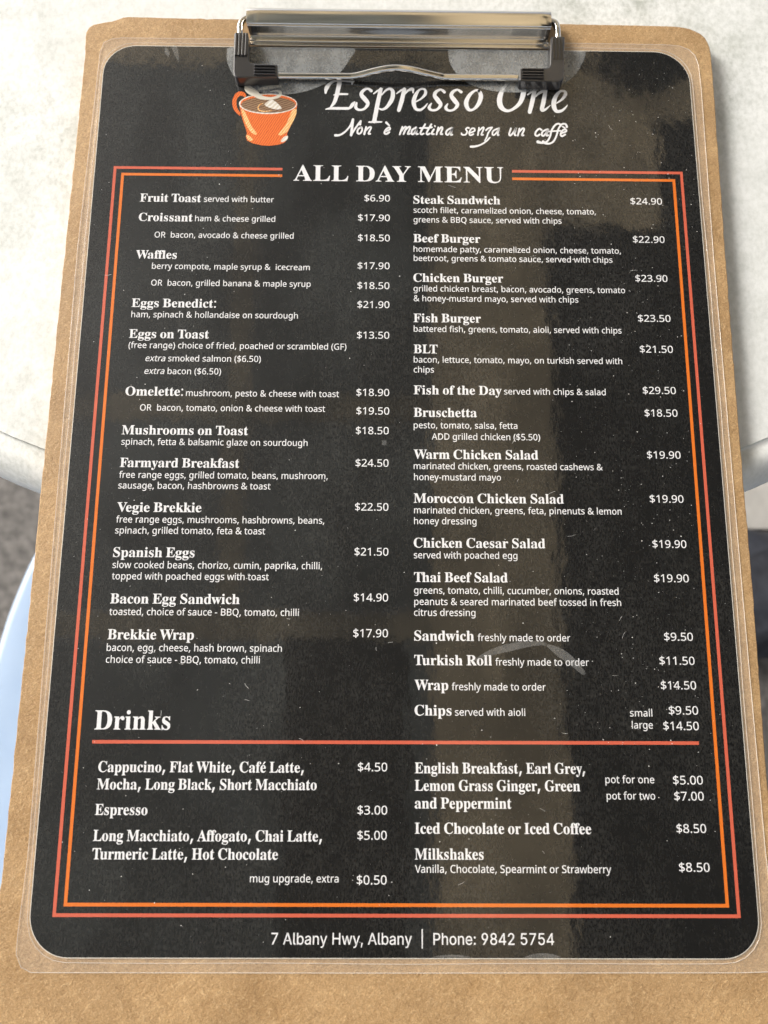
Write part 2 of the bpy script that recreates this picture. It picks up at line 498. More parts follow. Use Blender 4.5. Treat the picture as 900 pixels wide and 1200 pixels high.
# ------------------------------------------------------------------ lettering
GLYPHS = {
 'sans': {
  ' ': '175|',
  '$': '384|170,-39 170,33 98,39 42,55 42,112 107,92 170,85 170,220 103,245 67,272 47,306 42,351 50,385 76,419 117,441 170,451 170,510 213,510 213,451 272,445 331,426 313,377 213,400 213,265 281,241 321,215 341,184 346,139 334,98 304,66 259,45 213,36 213,-39|170,280 170,399 138,393 117,382 104,366 99,346 103,322 115,305|213,88 247,95 271,106 284,123 289,144 285,166 273,182 213,206',
  '&': '492|187,-7 125,2 69,35 42,79 36,135 43,172 58,201 89,232 139,266 99,318 85,348 81,392 93,434 108,454 136,473 172,484 215,487 261,477 289,460 313,427 320,393 318,359 303,324 269,289 224,258 354,133 380,176 401,240 461,240 431,153 392,95 490,0 410,0 352,56 273,7|188,293 241,332 260,368 261,393 254,413 239,429 218,437 168,431 150,417 140,397 139,373 147,346|189,46 256,57 314,93 175,229 137,203 110,176 99,147 98,120 106,88 127,64 158,49',
  '(': '201|126,-106 81,-43 46,43 29,136 29,233 51,342 89,428 126,480 181,480 147,427 121,370 102,310 89,232 89,138 106,47 140,-40 181,-106',
  ')': '201|21,-106 54,-54 81,2 100,62 113,138 113,232 96,325 61,413 20,480 76,480 120,415 155,327 172,233 172,136 151,28 112,-56 76,-106',
  ',': '180|28,-87 61,78 124,78 129,71 118,33 71,-87',
  '-': '216|27,154 27,206 189,206 189,154',
  '.': '180|89,-9 58,4 48,36 58,69 89,81 122,69 132,36 122,4',
  '0': '384|191,-7 161,-4 121,10 99,25 72,59 43,137 33,240 43,350 69,422 93,452 122,473 191,487 236,481 262,471 294,445 312,422 341,344 351,240 341,131 328,87 309,51 284,23 261,8 234,-2|191,44 237,56 268,92 286,154 291,240 286,326 268,388 237,424 191,437 145,424 115,388 98,326 92,240 98,154 115,93 145,56',
  '1': '384|181,0 183,418 91,339 60,379 189,480 238,480 238,0',
  '2': '384|32,0 32,49 233,257 261,307 269,355 258,401 241,419 219,431 185,436 140,430 69,390 38,430 95,466 150,484 210,485 265,470 305,438 324,402 330,351 320,302 271,224 107,54 349,54 349,0',
  '3': '384|162,-7 86,0 30,19 30,75 95,51 163,43 227,52 266,79 280,105 284,138 278,170 267,188 241,206 206,217 103,222 103,273 183,275 234,293 251,308 266,333 271,363 267,389 242,421 191,436 128,429 62,396 33,437 75,462 120,479 211,485 259,474 287,459 308,438 325,406 331,358 318,309 286,275 232,250 282,237 323,207 341,172 345,120 326,62 289,24 230,0',
  '4': '384|244,0 244,109 14,109 14,159 240,482 301,482 301,162 371,162 371,109 301,109 301,0|72,162 244,162 247,419',
  '5': '384|167,-7 97,0 42,19 42,75 81,58 135,46 188,45 224,53 253,69 274,93 284,127 283,173 262,214 228,235 165,244 83,234 54,253 72,480 312,480 312,426 122,426 111,287 199,294 273,276 302,257 324,232 339,202 345,166 344,125 334,87 299,36 242,4',
  '6': '384|200,-7 157,-1 118,16 84,45 59,86 45,128 37,191 48,316 62,363 84,405 108,434 137,457 206,482 257,486 309,482 316,480 316,430 240,437 175,419 132,380 106,318 96,244 128,273 161,292 197,300 238,299 270,291 306,269 334,237 346,205 351,126 342,87 326,55 303,28 274,9 239,-3|199,43 238,50 268,70 285,97 294,143 290,188 275,221 249,244 211,254 167,249 133,232 107,203 97,170 104,120 126,78 157,52',
  '7': '384|91,0 288,426 30,426 30,480 351,480 351,434 156,0',
  '8': '384|193,-7 125,2 75,27 43,68 33,122 38,159 56,193 83,221 132,251 83,288 57,325 48,372 58,418 75,444 106,467 145,481 191,486 238,482 278,467 309,444 325,421 335,371 325,325 297,290 244,254 293,225 327,194 345,160 351,124 340,70 308,29 258,2|194,277 232,297 261,321 273,343 276,376 268,404 248,424 219,436 176,438 145,430 121,413 108,388 107,360 114,335 129,315|192,40 235,46 267,63 286,90 293,130 286,156 265,182 226,207 181,226 136,202 109,178 94,149 91,115 100,84 121,59 155,44',
  '9': '384|129,-7 69,0 69,50 115,42 163,44 199,54 233,75 257,104 274,140 289,235 248,199 211,183 159,180 106,193 72,217 47,253 35,298 37,362 57,418 93,458 143,481 213,484 254,471 283,453 313,419 332,384 344,340 349,289 340,173 316,99 272,39 212,5|184,226 225,232 257,250 279,276 289,309 284,354 264,397 234,424 193,436 149,430 119,409 102,382 92,336 96,291 115,252 143,232',
  'A': '429|0,0 187,482 242,482 428,0 366,0 308,148 270,148 118,148 61,0|138,202 290,202 214,419',
  'B': '437|65,0 65,480 252,477 307,467 338,453 362,434 377,407 384,373 380,329 369,302 350,280 293,251 352,231 389,193 398,164 400,124 384,69 346,29 290,6 249,0|126,275 248,277 294,291 311,309 320,332 321,369 312,393 294,411 258,424 126,428|126,51 246,52 299,67 320,86 334,118 335,156 323,187 298,210 264,221 126,225',
  'C': '424|261,-7 207,-2 160,13 120,37 89,69 65,109 50,157 42,211 42,269 51,321 67,368 93,409 117,434 156,461 203,478 301,485 355,476 404,458 379,407 325,427 283,433 227,429 190,415 158,391 133,359 116,320 107,274 106,206 120,146 146,98 175,72 224,51 270,46 324,51 385,65 385,13 329,-2',
  'D': '490|65,0 65,480 255,477 305,466 359,441 393,411 420,374 439,328 447,289 443,177 433,138 407,88 355,39 285,10 222,1|126,52 228,54 290,69 337,99 368,145 384,206 385,261 378,311 355,363 306,406 237,426 126,428',
  'F': '349|65,0 65,480 333,480 333,426 126,426 126,257 320,257 320,203 126,203 126,0',
  'G': '489|271,-7 215,-2 166,12 126,36 86,78 62,120 48,169 41,240 46,297 60,347 83,391 115,427 155,456 204,475 244,483 305,486 358,480 433,458 410,406 352,425 306,432 253,431 210,420 173,400 143,371 121,334 108,290 107,196 131,122 152,93 181,70 248,48 319,47 379,57 379,199 273,199 273,253 439,253 439,18 361,-1',
  'O': '525|263,-7 207,-2 171,8 129,31 96,61 76,90 56,134 45,184 41,241 45,297 56,347 96,419 129,450 171,472 220,484 263,487 317,482 353,472 394,450 427,420 467,347 480,297 484,240 480,184 467,133 427,61 394,31 353,8 317,-2|263,46 333,59 374,88 406,146 420,240 410,321 382,382 356,409 334,421 263,434 193,421 170,409 143,382 114,321 105,240 114,159 143,98 170,71 192,59',
  'Q': '525|372,-114 279,-6 194,1 159,13 120,38 82,80 56,134 45,184 41,256 47,310 61,359 82,401 111,435 149,462 182,476 277,487 329,479 364,467 394,450 427,420 467,347 480,297 484,240 480,190 466,130 441,79 415,47 382,23 344,5 459,-114|263,46 333,59 374,88 406,146 420,240 410,321 382,382 356,409 334,421 263,434 193,421 170,409 143,382 114,321 105,240 114,159 143,98 170,71 192,59',
  'R': '418|65,0 65,480 231,478 275,471 310,458 338,438 361,403 370,369 371,321 361,285 342,256 313,233 276,215 408,0 337,0 221,198 202,198 126,198 126,0|126,249 230,251 283,272 303,301 309,332 305,374 292,398 269,414 236,424 126,427',
  'S': '369|166,-7 91,-1 34,16 34,74 131,48 179,46 223,53 249,66 270,91 276,116 273,148 262,169 241,187 120,241 72,276 45,323 42,386 64,435 114,471 176,486 253,482 326,459 307,408 229,431 153,428 129,418 110,397 102,375 103,345 114,320 136,299 259,244 308,209 333,163 335,104 320,62 281,22 224,-1',
  'V': '403|171,0 0,480 63,480 179,149 201,67 226,156 339,480 403,480 232,0',
  'a': '377|144,-7 92,3 52,31 32,79 38,139 65,177 103,198 170,213 265,217 261,270 245,301 204,318 152,314 89,291 71,335 159,364 206,366 251,359 297,331 320,280 322,0 279,0 265,51 236,21 211,5|158,41 207,50 245,77 261,115 264,176 154,167 123,156 105,140 92,106 99,69 122,48',
  'b': '413|228,-7 164,6 116,46 111,46 99,0 57,0 57,510 116,510 113,312 143,341 176,358 219,366 266,362 299,349 327,328 350,299 366,261 374,215 376,162 370,113 356,73 335,40 308,16 265,-2|219,42 261,51 291,78 309,121 315,181 311,230 291,283 267,305 218,317 169,309 138,284 122,242 116,179 124,111 143,71 169,51',
  'c': '322|201,-7 132,6 102,21 78,44 58,73 45,110 37,191 51,268 85,322 112,343 143,357 216,366 259,361 300,347 282,298 208,315 150,303 125,281 108,248 98,179 111,102 129,72 149,57 181,46 218,45 294,65 294,13 250,-3',
  'd': '413|185,-7 135,1 104,16 77,40 57,72 43,113 37,161 41,231 52,274 70,309 95,336 125,355 160,365 201,366 236,359 264,345 301,314 297,510 356,510 356,0 308,0 297,48 248,6|194,42 243,50 274,74 292,113 298,179 290,248 271,289 244,309 193,318 152,308 122,280 104,235 98,178 104,121 122,78 152,51',
  'e': '379|210,-7 145,3 91,34 55,85 38,154 42,232 70,302 92,328 120,348 178,366 239,362 294,333 330,282 344,223 345,169 98,169 101,135 114,97 129,76 157,55 192,45 239,45 328,69 328,17 274,-1|99,216 283,216 283,225 272,271 252,300 228,314 187,318 158,312 129,291 109,259',
  'f': '231|73,0 73,314 10,314 10,342 73,362 81,443 93,469 117,494 141,506 179,513 218,512 260,502 244,455 205,465 174,464 153,453 139,432 132,360 223,360 223,314 132,314 132,0',
  'g': '413|195,-161 123,-155 65,-138 65,-84 112,-102 167,-111 216,-111 253,-99 276,-79 291,-53 300,48 251,7 200,-6 146,-2 93,25 62,63 43,115 37,196 47,256 62,294 84,326 134,359 185,367 225,362 265,344 301,312 309,360 356,360 356,-6 346,-74 324,-114 289,-142 240,-158|194,42 249,52 278,77 294,119 298,179 292,243 273,285 240,309 193,317 153,308 123,281 104,237 98,179 104,120 123,77 153,50',
  'h': '415|57,0 57,510 116,510 113,310 142,338 170,355 202,364 242,366 276,361 313,346 334,328 349,304 360,248 361,0 302,0 299,262 289,286 273,303 251,314 222,317 171,309 149,295 134,276 117,210 116,0',
  'i': '173|87,420 61,431 52,457 61,484 87,495 113,484 122,457 113,431|57,0 57,360 116,360 116,0',
  'j': '173|87,420 61,431 52,457 61,484 87,495 113,484 122,457 113,431|15,-161 -37,-153 -37,-105 23,-110 43,-100 54,-83 57,360 116,360 114,-82 101,-120 81,-143 53,-157',
  'k': '359|57,0 57,510 116,510 113,185 273,360 343,360 197,206 353,0 281,0 156,168 116,132 116,0',
  'l': '173|57,0 57,510 116,510 116,0',
  'm': '628|57,0 57,360 105,360 113,311 157,350 217,367 254,364 293,352 312,337 333,306 380,349 438,366 505,359 537,341 554,321 569,284 573,248 574,0 515,0 512,262 503,286 489,303 468,314 442,317 405,312 383,302 367,287 353,258 345,210 345,0 286,0 283,262 274,286 260,303 239,314 212,317 166,309 147,296 133,276 117,211 116,0',
  'n': '415|57,0 57,360 105,360 113,311 153,347 203,364 266,364 321,341 349,304 359,261 361,0 302,0 299,262 289,286 273,303 251,314 222,317 171,309 150,296 135,276 117,211 116,0',
  'o': '406|202,-7 133,7 84,42 47,106 37,181 48,260 82,318 135,355 204,367 267,356 298,340 324,318 360,255 370,181 359,101 325,42 271,6|203,42 242,48 278,73 300,114 309,181 303,238 283,281 251,308 203,317 155,308 128,288 107,247 98,181 107,114 129,73 156,52',
  'p': '413|57,-161 57,360 105,360 113,311 153,347 189,363 241,366 288,355 318,337 343,311 370,248 374,146 356,74 318,24 288,5 253,-5 212,-6 176,1 148,16 112,46 116,-161|219,42 259,51 288,77 308,123 315,181 306,247 286,287 261,308 218,317 171,309 140,286 123,247 116,181 124,112 143,71 169,51',
  'q': '413|297,-161 300,48 264,16 236,1 200,-6 158,-5 114,10 86,31 63,60 47,98 39,144 37,197 52,274 87,328 137,359 185,367 231,361 265,344 300,311 309,360 356,360 356,-161|195,42 242,50 274,73 291,112 298,179 289,249 270,289 243,309 193,318 151,308 122,280 104,235 98,178 104,121 122,78 152,51',
  'r': '277|57,0 57,360 105,360 115,294 144,332 183,359 218,366 267,363 260,308 221,313 189,308 156,288 134,261 117,206 116,0',
  's': '322|148,-7 88,-2 35,16 35,70 112,44 188,45 210,53 227,69 234,89 232,109 204,138 96,185 60,209 38,244 38,297 58,331 105,358 169,367 236,359 284,343 264,296 201,315 151,318 110,307 91,282 93,261 106,243 251,174 276,151 289,121 288,70 277,46 260,26 217,3',
  't': '242|167,-7 111,5 90,20 74,42 62,96 62,314 11,314 11,343 62,366 86,443 121,443 121,360 225,360 225,314 121,314 121,106 127,73 140,54 163,43 228,49 228,4',
  'u': '415|184,-7 137,-2 100,13 74,38 61,65 53,111 53,360 113,360 116,97 126,73 142,56 164,46 193,42 243,51 265,64 280,83 298,149 299,360 358,360 358,0 310,0 298,48 282,28 256,9 224,-2',
  'v': '341|136,0 0,360 63,360 169,52 278,360 341,360 204,0',
  'w': '528|106,1 7,361 69,361 142,61 232,361 297,361 383,62 460,361 520,361 420,1 351,1 264,299 173,1',
  'x': '355|12,0 142,184 18,360 85,360 178,224 270,360 336,360 212,184 343,0 276,0 178,144 79,0',
  'y': '343|56,-161 7,-156 7,-109 59,-112 93,-99 119,-65 146,-1 1,360 64,360 149,134 172,57 279,360 343,360 171,-87 126,-142 95,-156',
  'z': '316|26,0 26,39 220,314 38,314 38,360 285,360 285,316 94,46 289,46 289,0',
 },
 'serif': {
  'A': '437|-9,0 -9,18 21,28 41,57 206,466 224,465 393,67 416,28 443,18 443,0 229,0 229,18 270,25 279,32 283,46 253,132 223,132 103,132 77,67 75,43 79,33 92,23 128,18 128,0|113,161 242,161 177,319',
  'B': '443|16,0 16,17 57,27 67,39 73,57 75,369 72,402 65,420 48,434 15,439 15,455 220,455 284,451 333,439 368,418 380,404 394,370 395,335 386,307 369,283 343,265 287,247 354,226 385,206 407,180 417,149 418,119 411,86 395,58 380,42 351,22 286,3|182,252 217,254 247,262 263,272 277,294 285,335 281,385 269,412 248,428 204,433 193,429 186,421 182,396|222,24 265,33 286,54 300,108 297,168 282,202 260,220 228,229 182,231 183,49 194,30',
  'C': '468|257,-11 205,-6 148,14 108,40 68,84 41,138 29,188 27,255 41,317 62,361 92,399 128,429 172,450 220,463 269,465 309,459 388,435 408,443 419,465 437,465 437,308 420,308 392,364 356,407 331,425 295,440 265,443 222,435 187,409 163,365 149,304 145,188 156,123 165,97 192,56 230,32 253,26 294,24 334,34 366,49 395,71 428,106 447,89 401,38 365,14 303,-7',
  'D': '496|20,0 20,17 60,27 68,38 73,56 74,374 72,401 63,423 47,434 15,439 15,455 222,455 289,450 362,426 405,396 437,356 452,325 466,269 468,228 459,146 447,112 430,82 408,57 382,36 351,20 274,2|222,24 247,26 279,37 305,57 319,75 343,139 351,229 339,333 319,382 288,415 269,425 223,433 202,431 190,423 182,385 183,57 191,32',
  'E': '442|14,0 14,17 49,21 65,32 73,53 75,78 73,399 59,428 44,435 16,439 16,455 399,455 399,320 383,320 376,354 364,381 347,401 325,415 284,427 246,430 202,429 188,420 183,396 183,246 226,250 255,265 274,292 288,345 304,345 304,118 287,118 277,171 256,204 227,218 183,222 183,67 189,39 206,29 258,29 313,39 345,53 371,75 393,105 411,143 430,143 402,0',
  'F': '404|15,0 15,17 57,29 67,40 73,58 75,375 72,400 64,420 48,431 14,439 14,455 394,455 394,320 377,320 369,357 355,385 336,406 316,418 275,428 222,431 194,428 184,416 182,247 222,251 251,266 271,294 284,347 302,347 302,118 285,118 271,176 252,205 222,220 182,224 182,76 187,46 194,33 206,25 257,17 257,0',
  'G': '508|268,-10 200,-3 152,14 111,39 70,82 42,137 30,187 29,256 42,319 64,362 93,399 129,429 172,451 219,463 268,465 311,459 390,436 406,443 419,465 437,465 437,308 420,308 395,360 357,406 323,429 293,441 267,443 224,435 189,409 165,366 157,338 147,269 147,188 154,135 163,105 180,67 203,40 231,22 263,13 308,16 328,27 340,50 342,134 338,158 319,176 275,182 275,198 500,198 500,182 465,176 450,159 446,134 446,29 357,0',
  'H': '523|15,0 15,17 49,23 65,34 73,55 75,81 73,396 68,414 59,426 44,434 16,439 16,455 242,455 242,439 207,433 192,424 182,392 182,251 230,251 342,251 338,413 323,431 282,439 282,455 507,455 507,439 470,430 453,411 449,385 449,289 451,57 457,39 467,28 507,17 507,0 282,0 282,17 311,21 329,31 341,60 342,221 310,221 182,221 185,50 200,27 242,17 242,0',
  'I': '261|13,0 13,17 51,26 70,45 75,69 75,138 73,408 67,423 57,431 13,439 13,455 244,455 244,439 199,429 189,420 184,403 183,77 185,52 193,36 212,24 246,17 246,0',
  'L': '426|15,0 15,17 49,23 65,34 73,55 75,81 73,397 68,415 59,427 44,434 16,439 16,455 250,455 250,439 200,430 189,419 183,401 182,78 186,45 198,32 229,28 278,31 321,42 350,60 370,80 391,112 409,154 427,154 402,0',
  'M': '634|14,0 14,17 47,23 64,34 72,50 75,79 74,405 68,420 58,430 15,439 15,455 185,455 317,142 449,455 617,455 617,439 586,432 570,420 563,405 560,378 562,56 567,37 577,26 617,17 617,0 396,0 396,17 437,27 448,39 453,57 455,399 288,0 270,0 105,389 107,59 120,30 139,20 169,17 169,0',
  'N': '494|403,-11 107,350 109,54 114,37 124,26 167,17 167,0 18,0 18,17 54,23 70,39 75,65 76,140 76,388 38,432 18,439 18,455 156,455 391,169 389,406 383,421 373,429 331,439 331,455 480,455 480,439 439,429 429,419 424,402 422,-11',
  'O': '525|261,-11 213,-6 169,7 122,34 88,64 61,101 42,142 30,188 28,238 34,286 49,330 71,369 101,404 137,431 179,451 225,463 275,466 322,460 366,445 404,422 437,392 464,356 484,314 495,268 498,218 492,170 477,125 454,85 424,51 388,24 346,4 310,-6|265,12 306,21 338,47 351,66 369,118 375,150 379,228 371,321 348,389 334,408 310,430 281,441 260,443 219,435 186,409 174,389 155,338 150,305 145,228 153,135 177,67 199,39 215,26 234,17',
  'P': '418|15,0 15,17 49,23 65,34 73,55 75,81 73,396 68,414 59,426 44,434 16,439 16,455 274,453 328,443 372,418 399,380 409,339 402,290 382,255 348,228 314,214 258,206 182,206 182,74 186,46 203,25 242,17 242,0|182,230 220,231 251,238 272,253 285,276 292,329 286,382 271,411 246,427 202,430 191,425 185,416',
  'R': '473|15,0 15,17 49,23 65,34 73,55 75,81 73,396 68,414 59,426 44,434 16,439 16,455 273,453 345,436 385,413 405,388 415,358 416,318 408,290 380,255 352,237 315,224 441,38 458,21 480,17 480,0 338,0 201,212 198,212 182,212 184,55 190,38 200,27 242,17 242,0|182,234 223,235 256,243 280,258 295,282 303,325 300,370 291,397 265,423 239,430 214,431 196,427 187,418 182,391',
  'S': '390|43,-11 43,158 62,158 83,94 105,57 125,37 158,20 204,15 242,25 268,50 278,83 274,114 252,142 121,214 89,240 67,266 54,297 50,340 56,377 71,408 109,446 155,463 210,464 300,445 313,450 320,466 339,466 339,319 322,319 304,367 277,405 248,429 222,441 181,444 148,433 127,410 120,380 126,352 149,326 290,253 317,233 340,207 355,173 359,133 354,93 339,58 302,20 248,-4 212,-9 169,-9 83,12 69,7 61,-11',
  'T': '423|92,0 92,17 123,21 142,31 155,61 156,433 110,428 72,409 54,390 41,367 29,318 11,318 11,455 410,455 410,317 394,317 385,359 357,404 328,423 310,429 263,433 264,60 276,30 296,21 328,17 328,0',
  'U': '492|248,-13 197,-9 155,2 123,21 93,57 80,94 74,139 71,401 65,418 55,428 15,439 15,455 240,455 240,439 198,430 188,422 183,407 182,117 192,72 208,46 240,27 275,22 317,28 335,34 363,56 382,89 391,133 390,401 384,418 373,428 328,439 328,455 474,455 474,439 438,426 424,400 421,142 412,92 402,65 380,32 350,9 297,-9',
  'V': '428|212,-13 40,390 17,426 -14,439 -14,455 211,455 211,439 164,431 155,421 153,405 259,143 354,401 354,415 348,427 332,435 299,439 299,455 442,455 442,439 411,430 390,401 230,-13',
  'W': '611|171,-11 29,402 11,431 -15,439 -15,455 181,455 181,439 156,435 145,427 141,401 223,153 301,353 276,421 259,433 229,439 229,455 439,455 439,439 404,432 395,421 393,408 474,166 548,401 543,425 530,434 503,439 503,455 624,455 624,439 599,426 579,390 446,-11 428,-11 316,309 190,-11',
  'Y': '426|101,0 101,17 139,25 156,46 160,74 161,179 36,405 14,429 -13,438 -13,455 207,455 207,438 167,432 158,424 156,412 248,226 336,371 348,401 348,413 340,427 324,435 295,438 295,455 439,455 439,438 412,427 388,400 268,203 268,74 272,46 289,25 328,17 328,0',
  'a': '344|255,-10 228,-6 216,1 204,19 200,35 151,2 107,-8 82,-8 59,-1 30,25 21,51 22,80 31,104 48,124 106,158 199,190 198,252 193,273 178,289 153,295 120,292 106,282 104,272 123,233 120,215 110,202 95,194 77,191 47,201 34,225 36,254 49,278 74,298 126,316 201,316 250,302 278,274 288,250 293,221 294,42 304,34 320,42 329,28 294,-1|151,34 177,43 199,63 199,169 170,160 147,147 131,130 121,109 119,74 123,52 134,38',
  'c': '293|156,-10 126,-7 99,3 75,20 50,47 34,75 24,106 20,141 21,178 40,237 59,265 82,287 110,305 141,315 202,317 238,306 264,285 276,258 275,228 266,215 253,207 236,204 216,208 200,227 197,276 190,290 169,297 140,287 121,257 113,208 114,147 124,102 148,63 180,42 204,38 225,41 245,50 271,72 285,60 252,24 227,8 186,-7',
  'd': '370|140,-10 107,-5 78,10 53,35 35,66 23,104 19,147 22,186 33,230 47,259 65,283 93,305 118,315 155,318 181,312 203,300 223,280 221,416 207,433 176,439 176,455 319,455 320,62 328,37 353,28 353,11 294,6 223,-10 223,39 204,14 188,2 161,-8|171,28 187,31 202,41 215,56 223,76 222,245 206,270 174,281 152,276 133,256 122,219 118,166 120,98 130,58 146,36',
  'e': '301|154,-10 104,0 79,15 58,35 41,61 28,92 19,157 28,218 41,248 59,273 81,293 106,308 157,318 209,309 249,280 274,234 283,166 117,166 121,121 131,87 147,62 184,44 207,43 230,49 251,64 270,86 285,73 264,43 228,11 200,-3|116,192 201,192 197,263 191,281 181,292 153,296 132,282 120,251',
  'f': '214|15,0 15,16 38,21 48,32 52,73 52,277 16,277 16,310 52,310 53,364 58,392 68,416 91,441 123,457 152,464 190,464 224,455 248,438 261,415 261,384 247,363 234,356 214,356 190,371 185,396 197,433 191,442 172,443 158,437 151,424 148,400 148,310 203,310 203,277 148,277 149,49 160,24 199,16 199,0',
  'g': '327|146,-140 99,-137 62,-128 31,-109 15,-85 15,-68 23,-51 41,-37 69,-26 40,-6 28,11 24,30 28,54 51,81 102,110 61,132 35,161 23,198 23,225 28,247 40,268 60,289 88,305 120,315 173,318 233,304 317,304 317,268 268,268 286,237 291,203 286,170 266,138 239,118 211,107 123,101 106,88 101,71 107,57 120,51 231,46 265,38 289,26 305,9 314,-14 315,-46 309,-72 288,-101 253,-123 206,-136|157,124 174,128 188,142 196,166 199,211 197,249 190,276 178,292 157,297 137,292 124,276 117,249 114,211 117,173 124,146 137,130|161,-116 213,-112 247,-98 262,-75 258,-49 246,-40 222,-35 97,-34 82,-48 74,-64 74,-79 81,-92 109,-110',
  'h': '381|18,0 18,16 37,20 46,27 52,56 52,407 44,431 19,440 19,455 148,455 148,267 181,300 221,316 275,314 309,292 323,266 330,232 331,41 340,23 363,16 363,0 202,0 202,16 217,18 228,26 235,56 234,241 224,265 203,271 173,262 148,235 149,41 157,23 180,16 180,0',
  'i': '198|101,362 81,366 65,376 54,393 50,412 54,432 65,449 81,460 101,463 120,460 137,449 147,432 151,412 147,393 136,376 120,366|18,0 18,16 38,20 47,27 52,56 51,269 44,288 20,293 21,310 148,310 149,44 157,23 180,16 180,0',
  'j': '210|106,363 86,367 70,378 59,394 56,414 59,434 71,450 87,461 106,465 126,461 142,450 153,434 157,414 153,394 142,378 126,367|36,-140 2,-136 -29,-120 -50,-95 -56,-70 -53,-53 -42,-38 -25,-30 -4,-30 15,-39 25,-56 24,-76 11,-102 14,-112 27,-117 46,-114 56,-106 60,-92 64,-54 63,264 54,286 22,294 22,310 159,310 159,-21 154,-64 138,-97 113,-121 78,-136',
  'k': '359|17,0 17,16 37,20 47,28 52,56 52,410 44,433 20,439 21,455 148,455 148,169 241,267 241,286 227,292 206,293 206,310 345,310 345,293 315,287 294,276 222,209 348,31 360,21 376,16 376,0 211,0 211,16 234,20 239,29 238,38 163,147 148,134 148,44 157,23 180,16 180,0',
  'l': '199|18,0 18,16 38,20 47,27 52,56 52,410 44,433 20,439 20,455 148,455 149,48 156,25 180,16 180,0',
  'm': '554|18,0 18,16 37,20 46,27 52,56 52,265 42,287 19,294 19,310 146,310 146,265 188,305 217,316 237,318 262,316 292,304 312,282 320,261 345,290 364,304 406,318 434,317 462,309 490,280 503,232 505,41 513,23 536,16 536,0 377,0 377,16 396,20 405,30 410,72 408,241 399,265 377,271 349,263 324,237 325,45 334,23 356,16 356,0 199,0 199,16 218,20 228,33 232,88 230,244 221,265 199,271 170,262 146,235 147,41 155,23 177,16 177,0',
  'n': '381|18,0 18,16 37,20 46,27 52,56 52,265 42,287 19,294 19,310 148,310 148,267 181,300 221,316 260,317 299,301 316,280 330,232 332,38 342,21 363,16 363,0 202,0 202,16 217,18 228,26 235,56 234,241 224,265 203,271 173,262 148,235 149,41 157,23 180,16 180,0',
  'o': '336|169,-10 112,0 84,16 60,37 42,63 28,93 19,154 28,215 42,246 60,272 84,293 112,308 168,318 224,308 252,293 275,273 294,247 308,217 317,154 308,92 294,61 275,36 252,15 225,0|169,11 193,18 210,42 217,81 220,154 218,215 210,264 195,289 169,299 144,292 128,271 120,227 117,154 120,82 127,42 144,18',
  'p': '371|17,-139 17,-124 37,-119 48,-109 52,-69 52,260 45,285 19,295 19,310 143,310 143,263 172,299 199,314 244,318 282,306 303,289 321,268 338,234 346,203 350,160 347,122 340,88 324,51 307,26 285,8 241,-9 217,-10 191,-3 168,11 148,32 152,-99 165,-116 197,-123 197,-139|195,28 217,33 236,53 248,90 252,142 250,208 241,248 225,270 199,278 171,267 148,235 148,69 167,38',
  'q': '364|175,-139 175,-123 209,-117 221,-102 224,29 187,0 151,-9 108,-5 68,18 39,57 24,101 20,154 30,210 44,242 63,270 93,297 122,311 161,319 197,316 223,305 257,281 309,320 320,320 320,-91 328,-115 354,-123 354,-139|179,30 196,33 210,42 224,67 222,260 208,286 179,295 150,286 131,261 120,218 117,156 120,100 131,60 150,37',
  'r': '287|18,0 18,16 38,20 47,27 52,56 51,269 43,288 20,293 21,310 146,310 146,252 173,290 206,312 244,318 272,307 284,291 289,266 285,245 273,230 255,223 233,224 222,231 201,256 186,260 167,248 152,220 151,40 163,22 197,16 197,0',
  's': '288|151,-10 122,-6 73,9 60,4 51,-9 36,-9 36,105 53,105 63,74 78,49 97,30 123,17 150,15 173,22 187,37 192,58 186,79 174,93 87,141 54,169 38,209 41,252 65,291 98,312 145,319 213,305 223,308 230,319 244,319 244,222 228,222 204,269 188,284 169,293 149,296 127,292 114,284 106,268 106,247 115,232 226,168 247,142 256,115 255,67 247,44 234,24 216,8 194,-3',
  't': '228|124,-9 78,0 66,10 55,30 49,63 48,279 20,279 20,300 88,369 129,424 144,424 144,310 208,310 208,279 144,279 146,61 153,45 168,40 189,49 206,75 222,66 200,27 182,9 149,-6',
  'u': '375|131,-10 85,0 69,12 55,36 46,86 45,265 36,286 11,294 11,310 142,310 142,67 153,44 177,36 205,43 228,66 227,266 217,287 189,294 189,310 324,310 324,57 333,37 360,30 360,13 300,7 228,-10 228,40 209,19 186,3 160,-7',
  'v': '306|142,-10 33,260 19,285 -3,293 -3,310 164,310 164,294 136,290 129,274 185,122 241,271 232,289 203,294 203,310 305,310 305,295 281,283 265,256 160,-10',
  'w': '435|122,-10 15,269 5,286 -11,293 -11,310 138,310 138,293 119,288 115,270 167,127 211,235 194,282 185,291 168,295 168,310 323,310 323,293 302,288 296,274 336,141 387,272 381,288 356,295 356,310 445,310 445,295 428,288 414,264 304,-10 289,-10 223,197 140,-10',
  'x': '319|5,0 5,15 28,25 51,44 123,136 39,269 20,288 4,293 4,310 169,310 169,294 147,291 140,279 183,206 234,275 228,289 201,294 201,310 311,310 311,296 288,287 271,273 198,184 295,31 305,20 319,15 319,0 155,0 155,16 179,20 185,32 178,52 138,114 85,39 86,27 92,20 118,15 118,0',
  'y': '300|52,-140 25,-135 2,-115 -7,-84 1,-59 21,-42 54,-43 72,-61 76,-95 91,-98 105,-87 121,-63 140,-5 31,262 14,289 -5,293 -5,310 162,310 162,293 134,289 128,273 185,119 237,269 237,280 231,289 203,293 203,310 300,310 300,293 281,285 265,257 159,-33 136,-85 120,-109 99,-129 80,-137',
